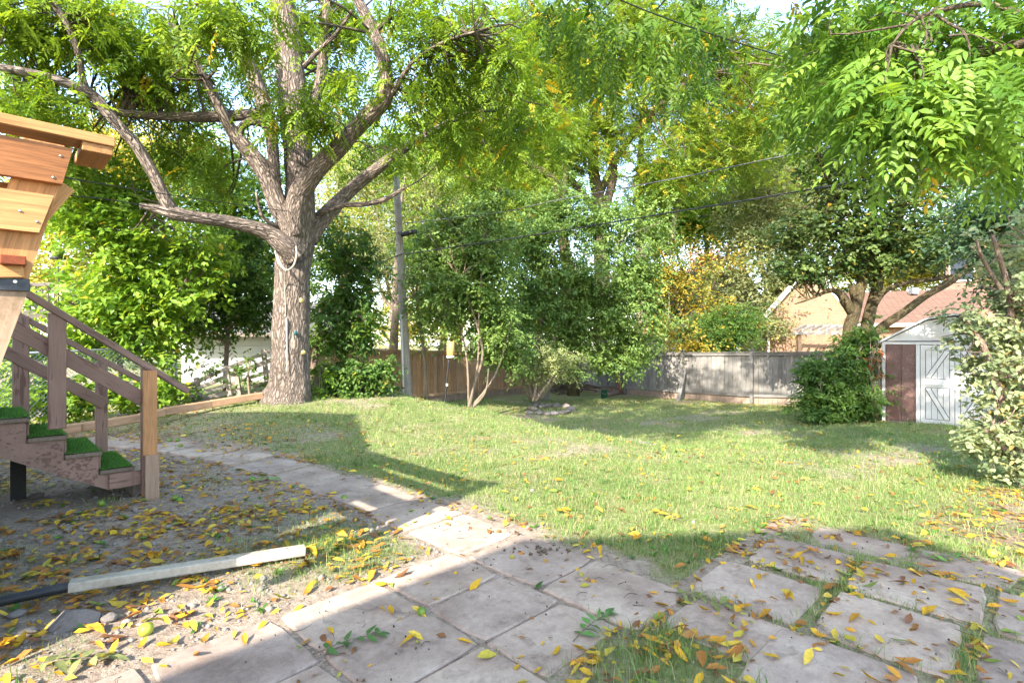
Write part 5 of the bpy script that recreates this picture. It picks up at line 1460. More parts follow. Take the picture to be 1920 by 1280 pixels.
for k_, (x_, cl_, pal_, lab_) in enumerate((
    (640, [(640, 300, 42, 110, 110, 3, 60), (700, 430, 42, 90, 80, 3, 50), (600, 180, 42, 100, 90, 3, 40)], P_SAP, 'distant green tree seen between the walnut limbs and the pole'),
    (830, [(820, 330, 42, 110, 90, 3, 60), (880, 220, 42, 110, 90, 3, 56), (800, 460, 42, 90, 70, 3, 44)], P_YG, 'distant pale green tree right of the pole'),
    (1010, [(1000, 220, 42, 110, 100, 3, 60), (980, 350, 42, 100, 80, 3, 50), (1060, 120, 42, 90, 80, 3, 40)], P_SAP, 'distant green tree behind the leaning locust'),
    (1390, [(1390, 220, 42, 100, 80, 3, 50), (1420, 340, 42, 100, 80, 3, 56), (1300, 300, 42, 100, 90, 3, 50)], P_SAP, 'distant green tree behind the straight-stemmed locust'))):
    far_tree(lab_, x_, 640, 42, cl_, pal_, 420 + k_, leaf=(0.36, 0.17), per=28, spread=0.8, dens=3.2)

# ---- dark maple by the shed
auto_tree('maple_tree', 'dark green multi-stemmed maple with mossy limbs beside the shed', W(1600, 770, 13.2),
   [(1598, 785, 13.2, 17), (1597, 740, 13.2, 14), (1594, 690, 13.2, 12), (1592, 640, 13.2, 11), (1594, 610, 13.2, 11.5), (1604, 580, 13.2, 10), (1613, 540, 13.2, 9), (1621, 510, 13.2, 8), (1627, 450, 13.2, 6.5), (1640, 380, 13.2, 7), (1660, 300, 13, 5), (1670, 200, 12.8, 3)],
   [[(1606, 730, 13.4, 9), (1616, 660, 13.4, 9), (1628, 600, 13.4, 10.5), (1638, 560, 13.4, 10), (1646, 530, 13.4, 9.5), (1654, 490, 13.4, 7), (1680, 430, 13.2, 8), (1700, 340, 13, 6), (1700, 250, 12.8, 4)],
    [(1608, 680, 13.1, 6), (1640, 625, 13, 7.5), (1690, 588, 12.8, 7.5), (1740, 552, 12.6, 6.5), (1785, 525, 12.4, 7), (1840, 480, 12.2, 5), (1890, 440, 12, 3)],
    [(1597, 585, 13.2, 9), (1585, 565, 13.1, 9), (1575, 550, 13.1, 7), (1555, 545, 13, 4), (1520, 560, 12.9, 2), (1490, 570, 12.8, 1)],
    [(1640, 570, 13.3, 6), (1660, 545, 13.2, 5), (1700, 530, 13.1, 4.5), (1760, 522, 13, 4), (1820, 510, 12.9, 2)],
    [(1605, 575, 13.2, 6), (1600, 545, 13.2, 7), (1600, 535, 13.2, 7)],
    [(1625, 470, 13.2, 6), (1590, 400, 13.1, 5), (1550, 330, 13, 4), (1520, 250, 12.8, 2)],
    [(1642, 380, 13.2, 5), (1610, 300, 13, 4), (1590, 200, 12.8, 3), (1580, 120, 12.6, 2)]],
   [(1560, 430, 13, 80, 60, .9, 80), (1640, 440, 13, 90, 60, .9, 80), (1720, 450, 13, 80, 60, .9, 66), (1520, 500, 13, 60, 35, .7, 40), (1600, 350, 13, 90, 60, 1, 64), (1700, 350, 13, 90, 60, 1, 54), (1550, 280, 13, 80, 60, 1, 54), (1640, 230, 13, 90, 60, 1, 54), (1560, 180, 12.8, 80, 60, 1, 50), (1780, 420, 12.8, 60, 70, .9, 46), (1480, 440, 13.2, 50, 50, .7, 28), (1620, 500, 13.4, 70, 30, .6, 28), (1800, 300, 13, 80, 70, 1, 40)],
   P_MAPLE, 501, 'leaf_dull', 'bark_olive', leaf=(0.12, 0.085), dens=2.2, per=15, spread=0.2, yp=0.02, ntw=180, r0=0.03)
lilac('glossy dark bush growing against the maple trunk left of the shed', G(1580, 775),
   [[(1560, 782, 12.2, 4), (1550, 730, 12.2, 3), (1540, 690, 12.2, 2)], [(1590, 782, 12.2, 4), (1600, 720, 12.2, 3), (1610, 660, 12.2, 2)]],
   [(1560, 720, 12.3, 55, 45, .6, 90), (1600, 690, 12.5, 45, 60, .5, 80), (1535, 750, 12.1, 40, 25, .5, 40), (1610, 745, 12.2, 35, 30, .5, 44), (1530, 690, 12.4, 35, 25, .4, 26), (1620, 640, 12.6, 30, 35, .4, 34), (1575, 765, 12, 60, 15, .4, 34)], P_DARK, 502, name='laurel_bush', leaf=(0.12, 0.042), per=22, spread=0.14, yp=0.01, mat='leaf')

# ---- shrub with round grey-green leaves at the right edge
shr = thing('honeysuckle_shrub', 'big grey-green shrub with rounded leaves at the right edge', 'bush', G(1900, 900))
st = []
for pts in ([(1925, 905, 6.2, 9), (1900, 820, 6.2, 7), (1870, 730, 6.2, 6), (1840, 640, 6.2, 5), (1800, 590, 6.2, 3)], [(1930, 905, 6.3, 9), (1920, 780, 6.3, 7), (1900, 650, 6.3, 6), (1890, 540, 6.3, 5), (1860, 440, 6.3, 3)],
            [(1925, 900, 6.2, 6), (1880, 840, 6.1, 5), (1840, 800, 6, 3)], [(1890, 560, 6.3, 4), (1850, 500, 6.3, 3), (1830, 450, 6.3, 2)], [(1935, 900, 6.5, 9), (1960, 700, 6.5, 7), (1960, 500, 6.5, 5), (1940, 380, 6.5, 3)]):
    limb(shr, pts, M['bark_dead'], 8, 4, 0.05, 0, 'branch'); st += [W(x, y, D) for x, y, D, r in pts]
o, C, K = foliage('crown', shr, [(1868, 640, 6.3, 60, 55, .5, 95), (1900, 560, 6.4, 60, 80, .5, 100), (1880, 760, 6.2, 50, 70, .4, 66), (1900, 850, 6.1, 50, 45, .4, 60), (1805, 595, 6.3, 32, 25, .3, 20), (1850, 820, 6.0, 35, 35, .3, 34), (1960, 700, 6.4, 60, 140, .5, 110), (1840, 700, 6.3, 32, 28, .3, 18), (1900, 470, 6.8, 60, 60, .6, 60)],
    P_BUSH, M['leaf_dull'], 503, (0.072, 0.047), 13, 0.10, 0.05, 1, flat=0.9, droop=0.5)
twigs(shr, st, C, K, M['bark_dead'], np.random.default_rng(4), 150, 0.012)
blu = lilac('dark blue-green tree behind the rounded shrub at the right edge', W(1880, 700, 9.5), [[(1930, 800, 9.6, 9), (1910, 620, 9.6, 7), (1890, 480, 9.6, 5), (1860, 420, 9.5, 3)], [(1905, 600, 9.6, 5), (1850, 500, 9.5, 3), (1820, 460, 9.4, 2)]],
   [(1870, 450, 9.6, 70, 60, .7, 80), (1910, 380, 9.8, 60, 60, .7, 60), (1850, 390, 9.8, 60, 40, .6, 40), (1920, 520, 9.8, 60, 60, .6, 60)], ((0.035, 0.085, 0.045), (0.10, 0.18, 0.10), (0.3, 0.3, 0.1)), 504, name='ash_tree', leaf=(0.10, 0.055), per=15, spread=0.2, cat='tree', bark='bark_dark')

# ---- near walnut whose boughs hang into the top right; its crown spreads overhead
nw = thing('walnut_tree', 'near walnut with large glossy leaflets and green nuts hanging in at top right', 'tree', (8.6, 1.2, 0))
mb = MB(); mb.tube([(8.6, 1.2, -0.1), (8.5, 1.3, 1.2), (8.3, 1.5, 2.8), (8.0, 1.8, 4.2), (7.2, 2.2, 5.6), (6.0, 2.8, 6.8), (4.5, 3.2, 7.8)], [0.42, 0.33, 0.3, 0.27, 0.2, 0.14, 0.08], 20, 5, 0.04, True, 0.02, 9.0)
mb.build('trunk', M['bark'], nw, True)
NB = [[(2500, 330, 3.6, 26), (2200, 180, 3.9, 20), (1990, 75, 4.2, 14), (1900, 88, 4.3, 10), (1830, 102, 4.4, 7), (1790, 115, 4.4, 4)],
      [(2500, 300, 4.2, 24), (2150, 190, 4.5, 18), (1960, 235, 4.8, 11), (1900, 262, 4.9, 9), (1850, 295, 5, 7), (1828, 318, 5.1, 4)],
      [(2000, 70, 4.2, 8), (1860, 10, 4.2, 5), (1745, 25, 4.1, 4), (1700, 50, 4, 3), (1672, 86, 4, 2)],
      [(1750, 20, 4.1, 3), (1740, 50, 4.05, 2.5), (1733, 84, 4, 2)], [(1745, 22, 4.1, 3), (1780, 45, 4.1, 2.5), (1805, 58, 4.1, 2)],
      [(1830, 102, 4.4, 5), (1700, 40, 5, 5), (1640, 35, 5.4, 4), (1570, 85, 5.6, 3)]]
st = []
for i, pts in enumerate(NB):
    limb(nw, pts, M['bark_dark'], 12, 5, 0.05, 0, 'branch', i * 1.1); st += [W(x, y, D) for x, y, D, r in pts[2:]]
P_NW = ((0.06, 0.155, 0.025), (0.19, 0.33, 0.055), (0.5, 0.36, 0.03))
o, C, K = foliage('crown', nw, [(1740, 160, 4.1, 95, 60, .45, 27), (1690, 200, 4.0, 70, 45, .35, 18), (1790, 215, 4.3, 80, 45, .4, 18), (1850, 120, 4.5, 80, 80, .5, 28), (1640, 120, 4.6, 60, 50, .5, 14), (1590, 70, 5.0, 70, 55, .6, 20), (1560, 190, 5.6, 60, 60, .6, 16), (1900, 290, 5.2, 50, 40, .5, 10), (1880, 40, 4.6, 90, 50, .6, 24), (1760, 30, 4.5, 70, 35, .5, 14), (1660, 40, 5.2, 60, 40, .5, 12), (1880, 210, 4.8, 50, 50, .4, 12)],
   P_NW, M['leaf'], 505, (0.095, 0.033), 4, 0.10, 0.015, 1, 'pinnate', (0.40, 7), droop=0.5)
twigs(nw, st, C, K, M['bark_dark'], np.random.default_rng(6), 60, 0.010)
# farther sprays along the top edge
o, C, K = foliage('crown', nw, [(1130, 60, 7.2, 60, 70, .4, 9), (1230, 80, 7.4, 60, 70, .5, 12), (1060, 40, 7.4, 50, 50, .4, 7), (1340, 60, 7.6, 60, 60, .5, 10), (1560, 60, 6.2, 60, 60, .5, 14), (1320, 130, 8, 40, 40, .3, 5)],
   ((0.04, 0.10, 0.018), (0.13, 0.25, 0.03), (0.5, 0.36, 0.03)), M['leaf'], 506, (0.115, 0.036), 4, 0.14, 0.02, 1, 'pinnate', (0.42, 7), droop=0.8)
for (x, y, D) in ((1130, 20, 7.2), (1230, 20, 7.4), (1340, 10, 7.6), (1060, 0, 7.4), (1560, 20, 6.2)):
    e = W(x, y, D); mb = MB(); mb.tube([(5.2, 3.0, 7.2), Vector((5.2, 3.0, 7.2)).lerp(e, .5) + Vector((0, 0, .5)), e], [0.05, 0.03, 0.008], 8, 5)
    mb.build('branch', M['bark_dark'], nw, True)
# overhead crown (outside the frame; it dapples the lawn)
rng = np.random.default_rng(77)
def sky_clump(c, r, n):
    p = unit(rng.normal(size=(n, 3))) * (rng.random((n, 1)) ** .4)
    return np.array(c) + p * np.array(r)
SKY = [((-1.9, 3.6, 6.5), (1.3, 1.2, .6), 54), ((0.4, 3.3, 6.7), (1.4, 1.1, .6), 56), ((-0.6, 4.3, 6.9), (1.0, .9, .5), 26), ((2.4, 3.4, 6.9), (1.5, 1.2, .7), 40), ((4.2, 1.2, 6.9), (1.4, 1.2, .8), 40), ((6.2, 0.2, 6.5), (2.0, 2.0, 1.1), 80), ((8.2, 2.6, 6.6), (2.0, 1.8, 1.2), 50), ((1.2, 6.3, 8.3), (1.2, 1.2, .6), 20), ((3.6, 6.9, 8.6), (1.3, 1.3, .7), 22), ((-0.6, 5.4, 7.8), (1.0, 1.0, .5), 18), ((5.8, 7.8, 9.0), (1.2, 1.2, .7), 18), ((-0.4, 2.6, 6.2), (.9, .8, .5), 22)]
pts = np.concatenate([sky_clump(*c) for c in SKY])
def world_foliage(name, parent, C, pal, mat, per, leaf, frond):
    f = np.repeat(np.arange(len(C)), per); n = len(f)
    az = rng.uniform(0, 2 * np.pi, n)
    FA = np.stack([np.cos(az), np.sin(az), np.full(n, -.4)], 1)
    P = []; A = []; N = []
    FP = C[f] + rng.normal(size=(n, 3)) * .2
    FS = unit(np.cross(FA, np.array([0, 0, 1.0])))
    for s in np.linspace(.2, .95, 6):
        for sg in (-1, 1):
            P.append(FP + FA * frond * s); A.append(FA * .5 + FS * sg); N.append(np.tile([0, 0, 1.0], (n, 1)) + rng.normal(size=(n, 3)) * .2)
    P = np.concatenate(P); A = np.concatenate(A); N = np.concatenate(N)
    L = leaf * rng.uniform(.8, 1.2, len(P))
    V, F, nv = leaf_geo(P, A, N, L, L * .38, 0)
    t = rng.random((len(P), 1)); col = np.array(pal[0]) * (1 - t) + np.array(pal[1]) * t
    return np_mesh(name, V, F, mat, parent, np.repeat(col, nv, 0))
world_foliage('crown', nw, pts, P_NW, M['leaf'], 9, 0.13, 0.42)
SKY2 = [((-3.6, 4.9, 7.0), (1.2, .9, .5), 22), ((-1.9, 5.6, 7.4), (1.0, .9, .5), 18), ((-2.5, 2.5, 6.7), (1.1, .9, .5), 26), ((-3.9, 3.2, 6.8), (1.0, .9, .5), 20)]  # unseen walnut clumps, added overhead to throw dappled shade on the lower lawn
world_foliage('crown', wal, np.concatenate([sky_clump(*c) for c in SKY2]), P_WALNUT, M['leaf'], 9, 0.13, 0.42)
for (e, _r, _n) in SKY2:
    mb = MB(); s_ = W(530, -30, DT); mb.tube([s_, s_.lerp(Vector(e), .5) + Vector((0, 0, .9)), Vector(e)], [0.1, 0.06, 0.02], 8, 5)
    mb.build('branch', M['bark'], wal, True)
for (e, _r, _n) in SKY:
    mb = MB(); mb.tube([(6.0, 2.8, 6.8), Vector((6.0, 2.8, 7.0)).lerp(Vector(e), .5) + Vector((0, 0, .35)), Vector(e)], [0.1, 0.06, 0.02], 8, 4)
    mb.build('branch', M['bark'], nw, True)
# its nuts
nutm = None
def ball(name, c, r, mat, parent=None, seg=14, squash=1.0):
    mb = MB(); R = []; P = []
    n = 9
    for i in range(n):
        a = math.pi * i / (n - 1)
        P.append(Vector((0, 0, -math.cos(a) * r * squash))); R.append(max(0.001, math.sin(a) * r))
    V, F, B = tube_vf(P, R, seg, 0.03)
    mb.add(V, F)
    me = mb.mesh(name, True)
    return link(name, me, mat, parent, Matrix.Translation(Vector(c)))
for x, y in ((1728, 100), (1745, 103), (1757, 226), (1825, 218), (1826, 228), (1642, 130)):
    ball('nut', W(x, y, 3.95), 0.024, M['fruit_green'], nw)
pass

# ------------------------------------------------------------------ utility pole, cables, feeder
pole = thing('utility_pole', 'weathered wooden utility pole with black splice box in front of the brown fence', 'utility pole', W(766, 765, 14.5))
PB, PT = W(767, 790, 14.5), W(742, 320, 14.5)
MB().tube([PB, PB.lerp(PT, .5), PT], [0.130, 0.108, 0.085], 18, 8, 0.015).build('shaft', M['pole_wood'], pole, True)
c0, c1 = W(757.5, 765, 14.37), W(752.5, 585, 14.37)
MB().tube([c0, c1], [0.024, 0.024], 8, 1).build('conduit', M['gutter'], pole, True)
bx0, bx1 = W(752, 440, 14.36), W(781, 434, 14.3)
sb = MB().tube([bx0, bx0.lerp(bx1, .05), bx0.lerp(bx1, .95), bx1], [0.05, 0.07, 0.07, 0.05], 12, 1).build('splice_box', M['cable'], pole, True)
def cable(label, pts, r, mat='cable'):
    P = [W(*p) for p in pts]
    o = MB().tube(P, [r] * len(P), 6, 8, 0, True).build('overhead_cable', M[mat], None, True)
    return tag(o, label, 'cable', 'overhead cables')
cable('thick lower cable running from the pole towards the right', [(690, 505, 15.2), (746, 479, 14.4), (790, 472, 13.9), (1004, 440, 12.0), (1280, 395, 9.9), (1486, 361, 8.6), (1658, 331, 7.7), (1800, 306, 7.1), (2000, 268, 6.3)], 0.013)
cable('upper paired cable from the pole to the right edge', [(753, 419, 14.4), (932, 399, 12.6), (1046, 375, 11.6), (1280, 332, 9.8), (1452, 296, 8.7), (1617, 265, 7.9), (1780, 232, 7.2), (2000, 190, 6.4)], 0.010, 'cable_grey')
cable('thin cable slanting down across the upper right foliage', [(1050, -55, 6.0), (1162, 0, 6.3), (1280, 46, 6.7), (1417, 91, 7.2), (1610, 148, 7.9), (1800, 200, 8.8), (2000, 250, 10)], 0.008)
cable('thin cable from beside the bench back to the pole', [(60, 322, 4.6), (127, 334, 5.2), (309, 364, 7.2), (515, 393, 10.0), (650, 408, 12.5), (745, 416, 14.4)], 0.007)
cable('second thin cable sagging below the first at the left', [(60, 355, 4.6), (117, 365, 5.2), (240, 380, 6.8), (420, 415, 9.2), (600, 440, 12.0), (750, 437, 14.4)], 0.007)

fd_ = thing('bird_feeder', 'yellow tube bird feeder on a tilted black pole', 'bird feeder', W(833, 772, 13))
MB().tube([W(833, 778, 13), W(837, 720, 13), W(843, 666, 13)], [0.024, 0.022, 0.02], 8, 3).build('pole', M['cable'], fd_, True)
MB().tube([W(838, 724, 12.97), W(838.4, 719, 12.97)], [0.028, 0.028], 8, 1).build('collar', M['gutter'], fd_, True)
t0, t1 = W(844.5, 667, 13), W(845.5, 640, 13)
MB().tube([t0, t0.lerp(t1, .04), t0.lerp(t1, .96), t1], [0.085, 0.095, 0.092, 0.07], 16, 1).build('tube', M['feeder_tube'], fd_, True)
MB().tube([t0 - Vector((0, 0, .05)), t0], [0.10, 0.10], 16, 1).build('tray', M['gutter'], fd_, True)
f2 = thing('bird_feeder', 'small green bird feeder on a thin pole beyond the stairs', 'bird feeder', W(110, 640, 11))
MB().tube([W(110, 760, 11), W(109, 486, 11)], [0.014, 0.012], 8, 3).build('pole', M['cable'], f2, True)
MB().tube([W(109, 486, 11), W(109, 483, 11)], [0.13, 0.13], 14, 1).build('tray', M['cable'], f2, True)
MB().tube([W(109, 483, 11), W(109, 470, 11), W(109, 462, 11)], [0.10, 0.11, 0.03], 14, 1).build('hopper', M['fruit_green'], f2, True)

# rope and climbing holds on the walnut
rope = thing('swing_rope', 'pale rope looped round the walnut fork with its end hanging down the trunk', 'rope', W(537, 520, 10.6))
MB().tube([W(516, 470, 10.5), W(522, 492, 10.3), W(537, 506, 10.22), W(550, 498, 10.25), W(556, 478, 10.35), W(555, 462, 10.5)], [0.016] * 6, 8, 5).build('loop', M['rope'], rope, True)
MB().tube([W(519, 478, 10.42), W(528, 498, 10.28), W(537, 508, 10.2)], [0.02] * 3, 8, 5).build('strand', M['rope'], rope, True)
MB().tube([W(537, 505, 10.2), W(534, 530, 10.60), W(536, 590, 10.64)], [0.012, 0.011, 0.010], 8, 5).build('strand', M['rope'], rope, True)
MB().tube([W(537, 595, 10.64), W(537.5, 605, 10.62), W(538, 640, 10.62), W(538.5, 700, 10.56)], [0.010, 0.022, 0.015, 0.011], 8, 5).build('hanging_end', M['rope'], rope, True)
for x, y, m, lab in ((563, 563, 'hold_yellow', 'yellow climbing hold highest on the walnut trunk'), (552, 625, 'hold_teal', 'dark teal climbing hold in the middle of the trunk'), (566.5, 661, 'hold_yellow', 'yellow climbing hold lowest on the walnut trunk')):
    rr_ = math.sqrt(max(0.0, 1 - ((x - 546) / 32.0) ** 2)) * 0.348
    c = W(x, y, 11.0 - rr_ - 0.02)
    mb = MB(); P = []; R = []
    for i in range(5):
        s = i / 4; P.append(c + Vector((0.02 * math.sin(3 * s), 0.04 - 0.065 * s, 0.02 * s))); R.append((0.040, 0.046, 0.040, 0.028, 0.008)[i])
    V_, F_, B_ = tube_vf(P, R, 10, 0.16, True, 0, x)
    mb.add(V_, F_); tag(mb.build('climbing_hold', M[m], None, True), lab, 'climbing hold', 'climbing holds on the trunk')

# ------------------------------------------------------------------ things on the ground
def rock_mesh(name, rng, flat=0.6, n=2):
    import bmesh
    bm = bmesh.new(); bmesh.ops.create_icosphere(bm, subdivisions=n, radius=1.0)
    a = [Vector((rng.uniform(-1, 1), rng.uniform(-1, 1), rng.uniform(-1, 1))).normalized() for _ in range(7)]
    o = [rng.uniform(0.55, 0.9) for _ in a]
    for v in bm.verts:
        for d, k in zip(a, o):
            s = v.co.dot(d)
            if s > k: v.co -= d * (s - k)
        v.co *= 1 + rng.uniform(-.05, .05)
        v.co.z *= flat
    me = bpy.data.meshes.new(name); bm.to_mesh(me); bm.free(); me.update()
    return me
rk = random.Random(8)
rocks = [rock_mesh('rock', rk, rk.uniform(.5, .8)) for _ in range(8)]
for m_ in rocks: m_.materials.append(M['stone'])
def rock(name, p, sx, sy, sz, parent=None, rot=None):
    Mx = Matrix.Translation(p) @ Matrix.Rotation(rk.uniform(0, 6) if rot is None else rot, 4, 'Z') @ Matrix.Diagonal((sx, sy, sz, 1))
    return link(name, rk.choice(rocks), None, parent, Mx)
pit = thing('fire_pit', 'low ring of flat stones on the lower lawn', 'fire pit', G(1032, 774))
for x, y, s in ((998, 770, .22), (1004, 763, .20), (1012, 776, .17), (993, 776, .16), (1026, 779, .15), (1038, 778, .16), (1052, 776, .17), (1064, 774, .2), (1072, 769, .18), (1060, 764, .17), (1043, 762, .15), (1028, 762, .15), (1006, 757, .16), (1016, 764, .15)):
    p = G(x, y); rock('stone', p + Vector((0, 0, .05)), s, s * .7, .13, pit)
for x, y, s, lab in ((1082, 806, .22, 'flat stone at the lip of the upper lawn, left of its neighbour'), (1186, 826, .30, 'larger flat stone at the lip of the upper lawn'), (1212, 832, .18, 'small flat stone right of the larger one on the lawn edge'), (968, 783, .15, 'little flat stone beside the lawn edge below the fire pit')):
    p = G(x, y); tag(rock('flat_stone', p + Vector((0, 0, -.01)), s, s * .6, .07, None, -.6), lab, 'stone', 'stones on the lawn edge')
# board propped against the rear fence, rusty post, brush pile, logs, bucket
p0, p1 = G(1271, 752), PV(1284, 690, V_REAR - 0.12)
tag(board('prop_board', p0, p1, 0.14, 0.04, M['fence_grey'], None, up=uv(1, 0)), 'grey board propped slantwise against the rear fence', 'board')
a_ = PV(1163, 735, V_REAR - .3); b_ = PV(1157, 690, V_REAR - .1)
tag(board('rusty_post', a_, b_, 0.09, 0.06, M['rust'], None, up=uv(1, 0)), 'reddish rusty post leaning at the rear fence near the lilacs', 'post')
a_ = G(1024, 750); b_ = a_ + Vector((0.1, 0.15, 0.75))
tag(board('loose_board', a_, b_, 0.22, 0.03, M['fence_grey'], None, up=(1, 0, 0)), 'short grey board standing among the lilac stems', 'board')
br = thing('brush_pile', 'heap of dark dead branches in the fence corner', 'branch pile', G(1070, 735))
for k in range(46):
    c = G(1070 + rk.uniform(-38, 38), 736 + rk.uniform(-6, 5)) + Vector((0, 0, rk.uniform(0.02, .38)))
    d = Vector((rk.uniform(-1, 1), rk.uniform(-.5, .5), rk.uniform(-.25, .25))).normalized() * rk.uniform(.3, .9)
    MB().tube([c - d, c + Vector((rk.uniform(-.1, .1), 0, rk.uniform(-.05, .1))), c + d], [.022, .016, .006], 5, 2).build('stick', M['bark_dark'], br, True)
for k, (x0, y0, x1, y1, lab) in enumerate(((1138, 744, 1172, 737, 'thicker cut log lying by the rear fence'), (1142, 741, 1182, 733, 'thin cut log behind the thicker one by the rear fence'))):
    p0, p1 = G(x0, y0, .07), G(x1, y1, .09)
    tag(MB().tube([p0, p0.lerp(p1, .5), p1], [.075 - .02 * k, .07 - .02 * k, .06 - .02 * k], 12, 3, .04).build('log', M['bark_dead'], None, True), lab, 'log', 'logs at the rear fence')
p = G(1133, 746)
bk = thing('bucket', 'dark green bucket beside the logs', 'bucket', p)
mb = MB()
V_, F_, B_ = tube_vf([p + Vector((0, 0, z)) for z in (0, .02, .28, .30, .29, .05)], [.105, .11, .135, .145, .125, .10], 18, 0, True)
mb.add(V_, F_); mb.build('body', M['bucket'], bk, True)
MB().tube([p + Vector((-.14, 0, .28)), p + Vector((-.1, -.08, .2)), p + Vector((0, -.13, .16)), p + Vector((.1, -.08, .2)), p + Vector((.14, 0, .28))], [.005] * 5, 6, 3).build('handle', M['chain'], bk, True)
# clay pot lying by the shed
p = G(1627, 780); pt = thing('clay_pot', 'round brown clay pot lying on its side by the shed corner', 'pot', p)
ax = Vector((0.75, -0.6, 0.25)).normalized(); c = p + Vector((0, 0, .11)) - ax * .1
V_, F_, B_ = tube_vf([c + ax * s for s in (0, .03, .09, .15, .19, .21, .205, .17, .06)], [.06, .10, .13, .125, .095, .10, .075, .09, .09], 20, .01, True)
mb = MB(); mb.add(V_, F_); mb.build('body', M['clay'], pt, True)
# dry vine stems between bush and shed
dv = thing('dead_vine', 'tangled tan dead vine stems hanging between the bush and the shed', 'vine', G(1640, 780))
for k in range(14):
    x = 1634 + rk.uniform(-8, 12)
    pts = [W(x + rk.uniform(-6, 6) * (i > 0), y, 12.0 + rk.uniform(-.1, .1)) for i, y in enumerate((782, 745, 705, 670, 640 + rk.uniform(-10, 20)))]
    MB().tube(pts, [.010, .009, .008, .006, .004], 5, 3).build('stem', M['bark_tan'], dv, True)
foliage('dry_leaves', dv, [(1640, 672, 12, 16, 20, .15, 10), (1645, 705, 12, 10, 16, .1, 4)], ((0.30, 0.17, 0.08), (0.45, 0.22, 0.10), (0.5, 0.1, 0.04)), M['leaf_dull'], 901, (0.09, 0.05), 8, 0.08, 0.2)

# downspout pipe on its stone
pipe = thing('downspout_pipe', 'white plastic downspout lying on the soil with black corrugated end', 'pipe', G(350, 1100))
e0, e1 = G(131, 1125, .085), G(571, 1045, .055)
d = (e1 - e0).normalized(); sx_ = d.cross(Vector((0, 0, 1))).normalized(); up_ = sx_.cross(d)
mb = MB()
prof = []
w2, h2, r2 = .045, .030, .010
for cx, cy, a0 in ((w2 - r2, h2 - r2, 0), (-w2 + r2, h2 - r2, 90), (-w2 + r2, -h2 + r2, 180), (w2 - r2, -h2 + r2, 270)):
    for q in (0, 45, 90):
        a = math.radians(a0 + q); prof.append((cx + r2 * math.cos(a), cy + r2 * math.sin(a)))
prof2 = [(x * .93, y * .9) for x, y in prof]
n = len(prof)
V_ = []; L_ = (e1 - e0).length
stations = [(0, prof2), (0, prof), (L_ * .33, prof), (L_ * .66, prof), (L_, prof), (L_, prof2), (L_ * .05, prof2)]
for s, pr in stations:
    V_ += [e0 + d * s + sx_ * x * (1 + .01 * math.sin(s * 9)) + up_ * y for x, y in pr]
F_ = [(i * n + k, i * n + (k + 1) % n, (i + 1) * n + (k + 1) % n, (i + 1) * n + k) for i in range(len(stations) - 1) for k in range(n)]
mb.add(V_, F_); mb.build('downspout', M['white_pipe'], pipe)
b0 = e0 + d * .03; b1 = b0 - d * .45 + Vector((0, 0, -.035)); P = []; R = []
for i in range(62):
    P.append(b0.lerp(b1, i / 61)); R.append(.031 if i % 2 else .0265)
V_, F_, B_ = tube_vf(P, R, 18, 0, True)
mb = MB(); mb.add(V_, F_); mb.build('corrugated_end', M['black_pipe'], pipe, True)
cb = G(110, 1185)
tag(rock('stone_block', cb + Vector((0.02, 0.07, .015)), .14, .10, .12, None, .3), 'grey stone block under the joint of the white pipe', 'stone')
for x, y, s, lab in ((32, 1155, .05, 'grey lump of rubble left of the stone block'), (48, 1195, .055, 'rubble lump just below the stone block at the left'), (205, 1165, .05, 'rubble stone right of the stone block'), (70, 932, .07, 'pale stone in the shade under the stairs'), (215, 930, .05, 'pale stone beside the newel foot')):
    tag(rock('rubble_stone', G(x, y, .02), s, s * .8, s * .8), lab, 'stone', 'loose stones on the soil')

# fallen walnuts in their husks
for x, y, r, m, lab in ((273, 1190, .037, 'fruit', 'yellow-green fallen fruit on the sunlit soil near the stone block'), (328, 938, .030, 'fruit_green', 'left of two green fruits by the newel foot'), (337, 941, .027, 'fruit_green', 'right of two green fruits by the newel foot'),
    (190, 949, .034, 'fruit_green', 'lone green fruit under the stair stringer'), (318, 829, .034, 'fruit_green', 'green fruit on the path, left one by the newel post'), (333, 828, .034, 'fruit_green', 'green fruit on the path, second from the newel post'), (338, 840, .032, 'fruit_green', 'green fruit on the path in front of the other two'),
    (1860, 1047, .034, 'fruit', 'green fruit in the grass at the right end of the patio'), (790, 1157, .026, 'fruit_green', 'flattened green husk on the foreground slab'), (645, 938, .030, 'fruit_green', 'green fruit between path and lawn'), (1420, 1000, .026, 'fruit_green', 'green fruit at the front edge of the lawn')):
    p = G(x, y, r * .8 + (.012 if y > 1000 and x > 600 else 0))
    tag(ball('fallen_fruit', p, r, M[m], None, 14, .95), lab, 'fruit', 'fallen green fruits')
# dark husk crumbs on the sunny slab corner
hk = MB()
for k in range(34):
    x, y = 1015 + rk.gauss(0, 34), 1036 + rk.gauss(0, 6)
    p = G(x, y, .02); s = rk.uniform(.004, .013)
    V_, F_, B_ = tube_vf([p, p + Vector((s * .6, 0, s)), p + Vector((s * 1.5, s * .5, s * .5))], [s * .7, s, s * .4], 6, .2)
    hk.add(V_, F_)
tag(hk.build('husk_crumbs', M['bark_dark'], None, True), 'black crumbs of rotted walnut husk on the slab', 'debris', kind='stuff')

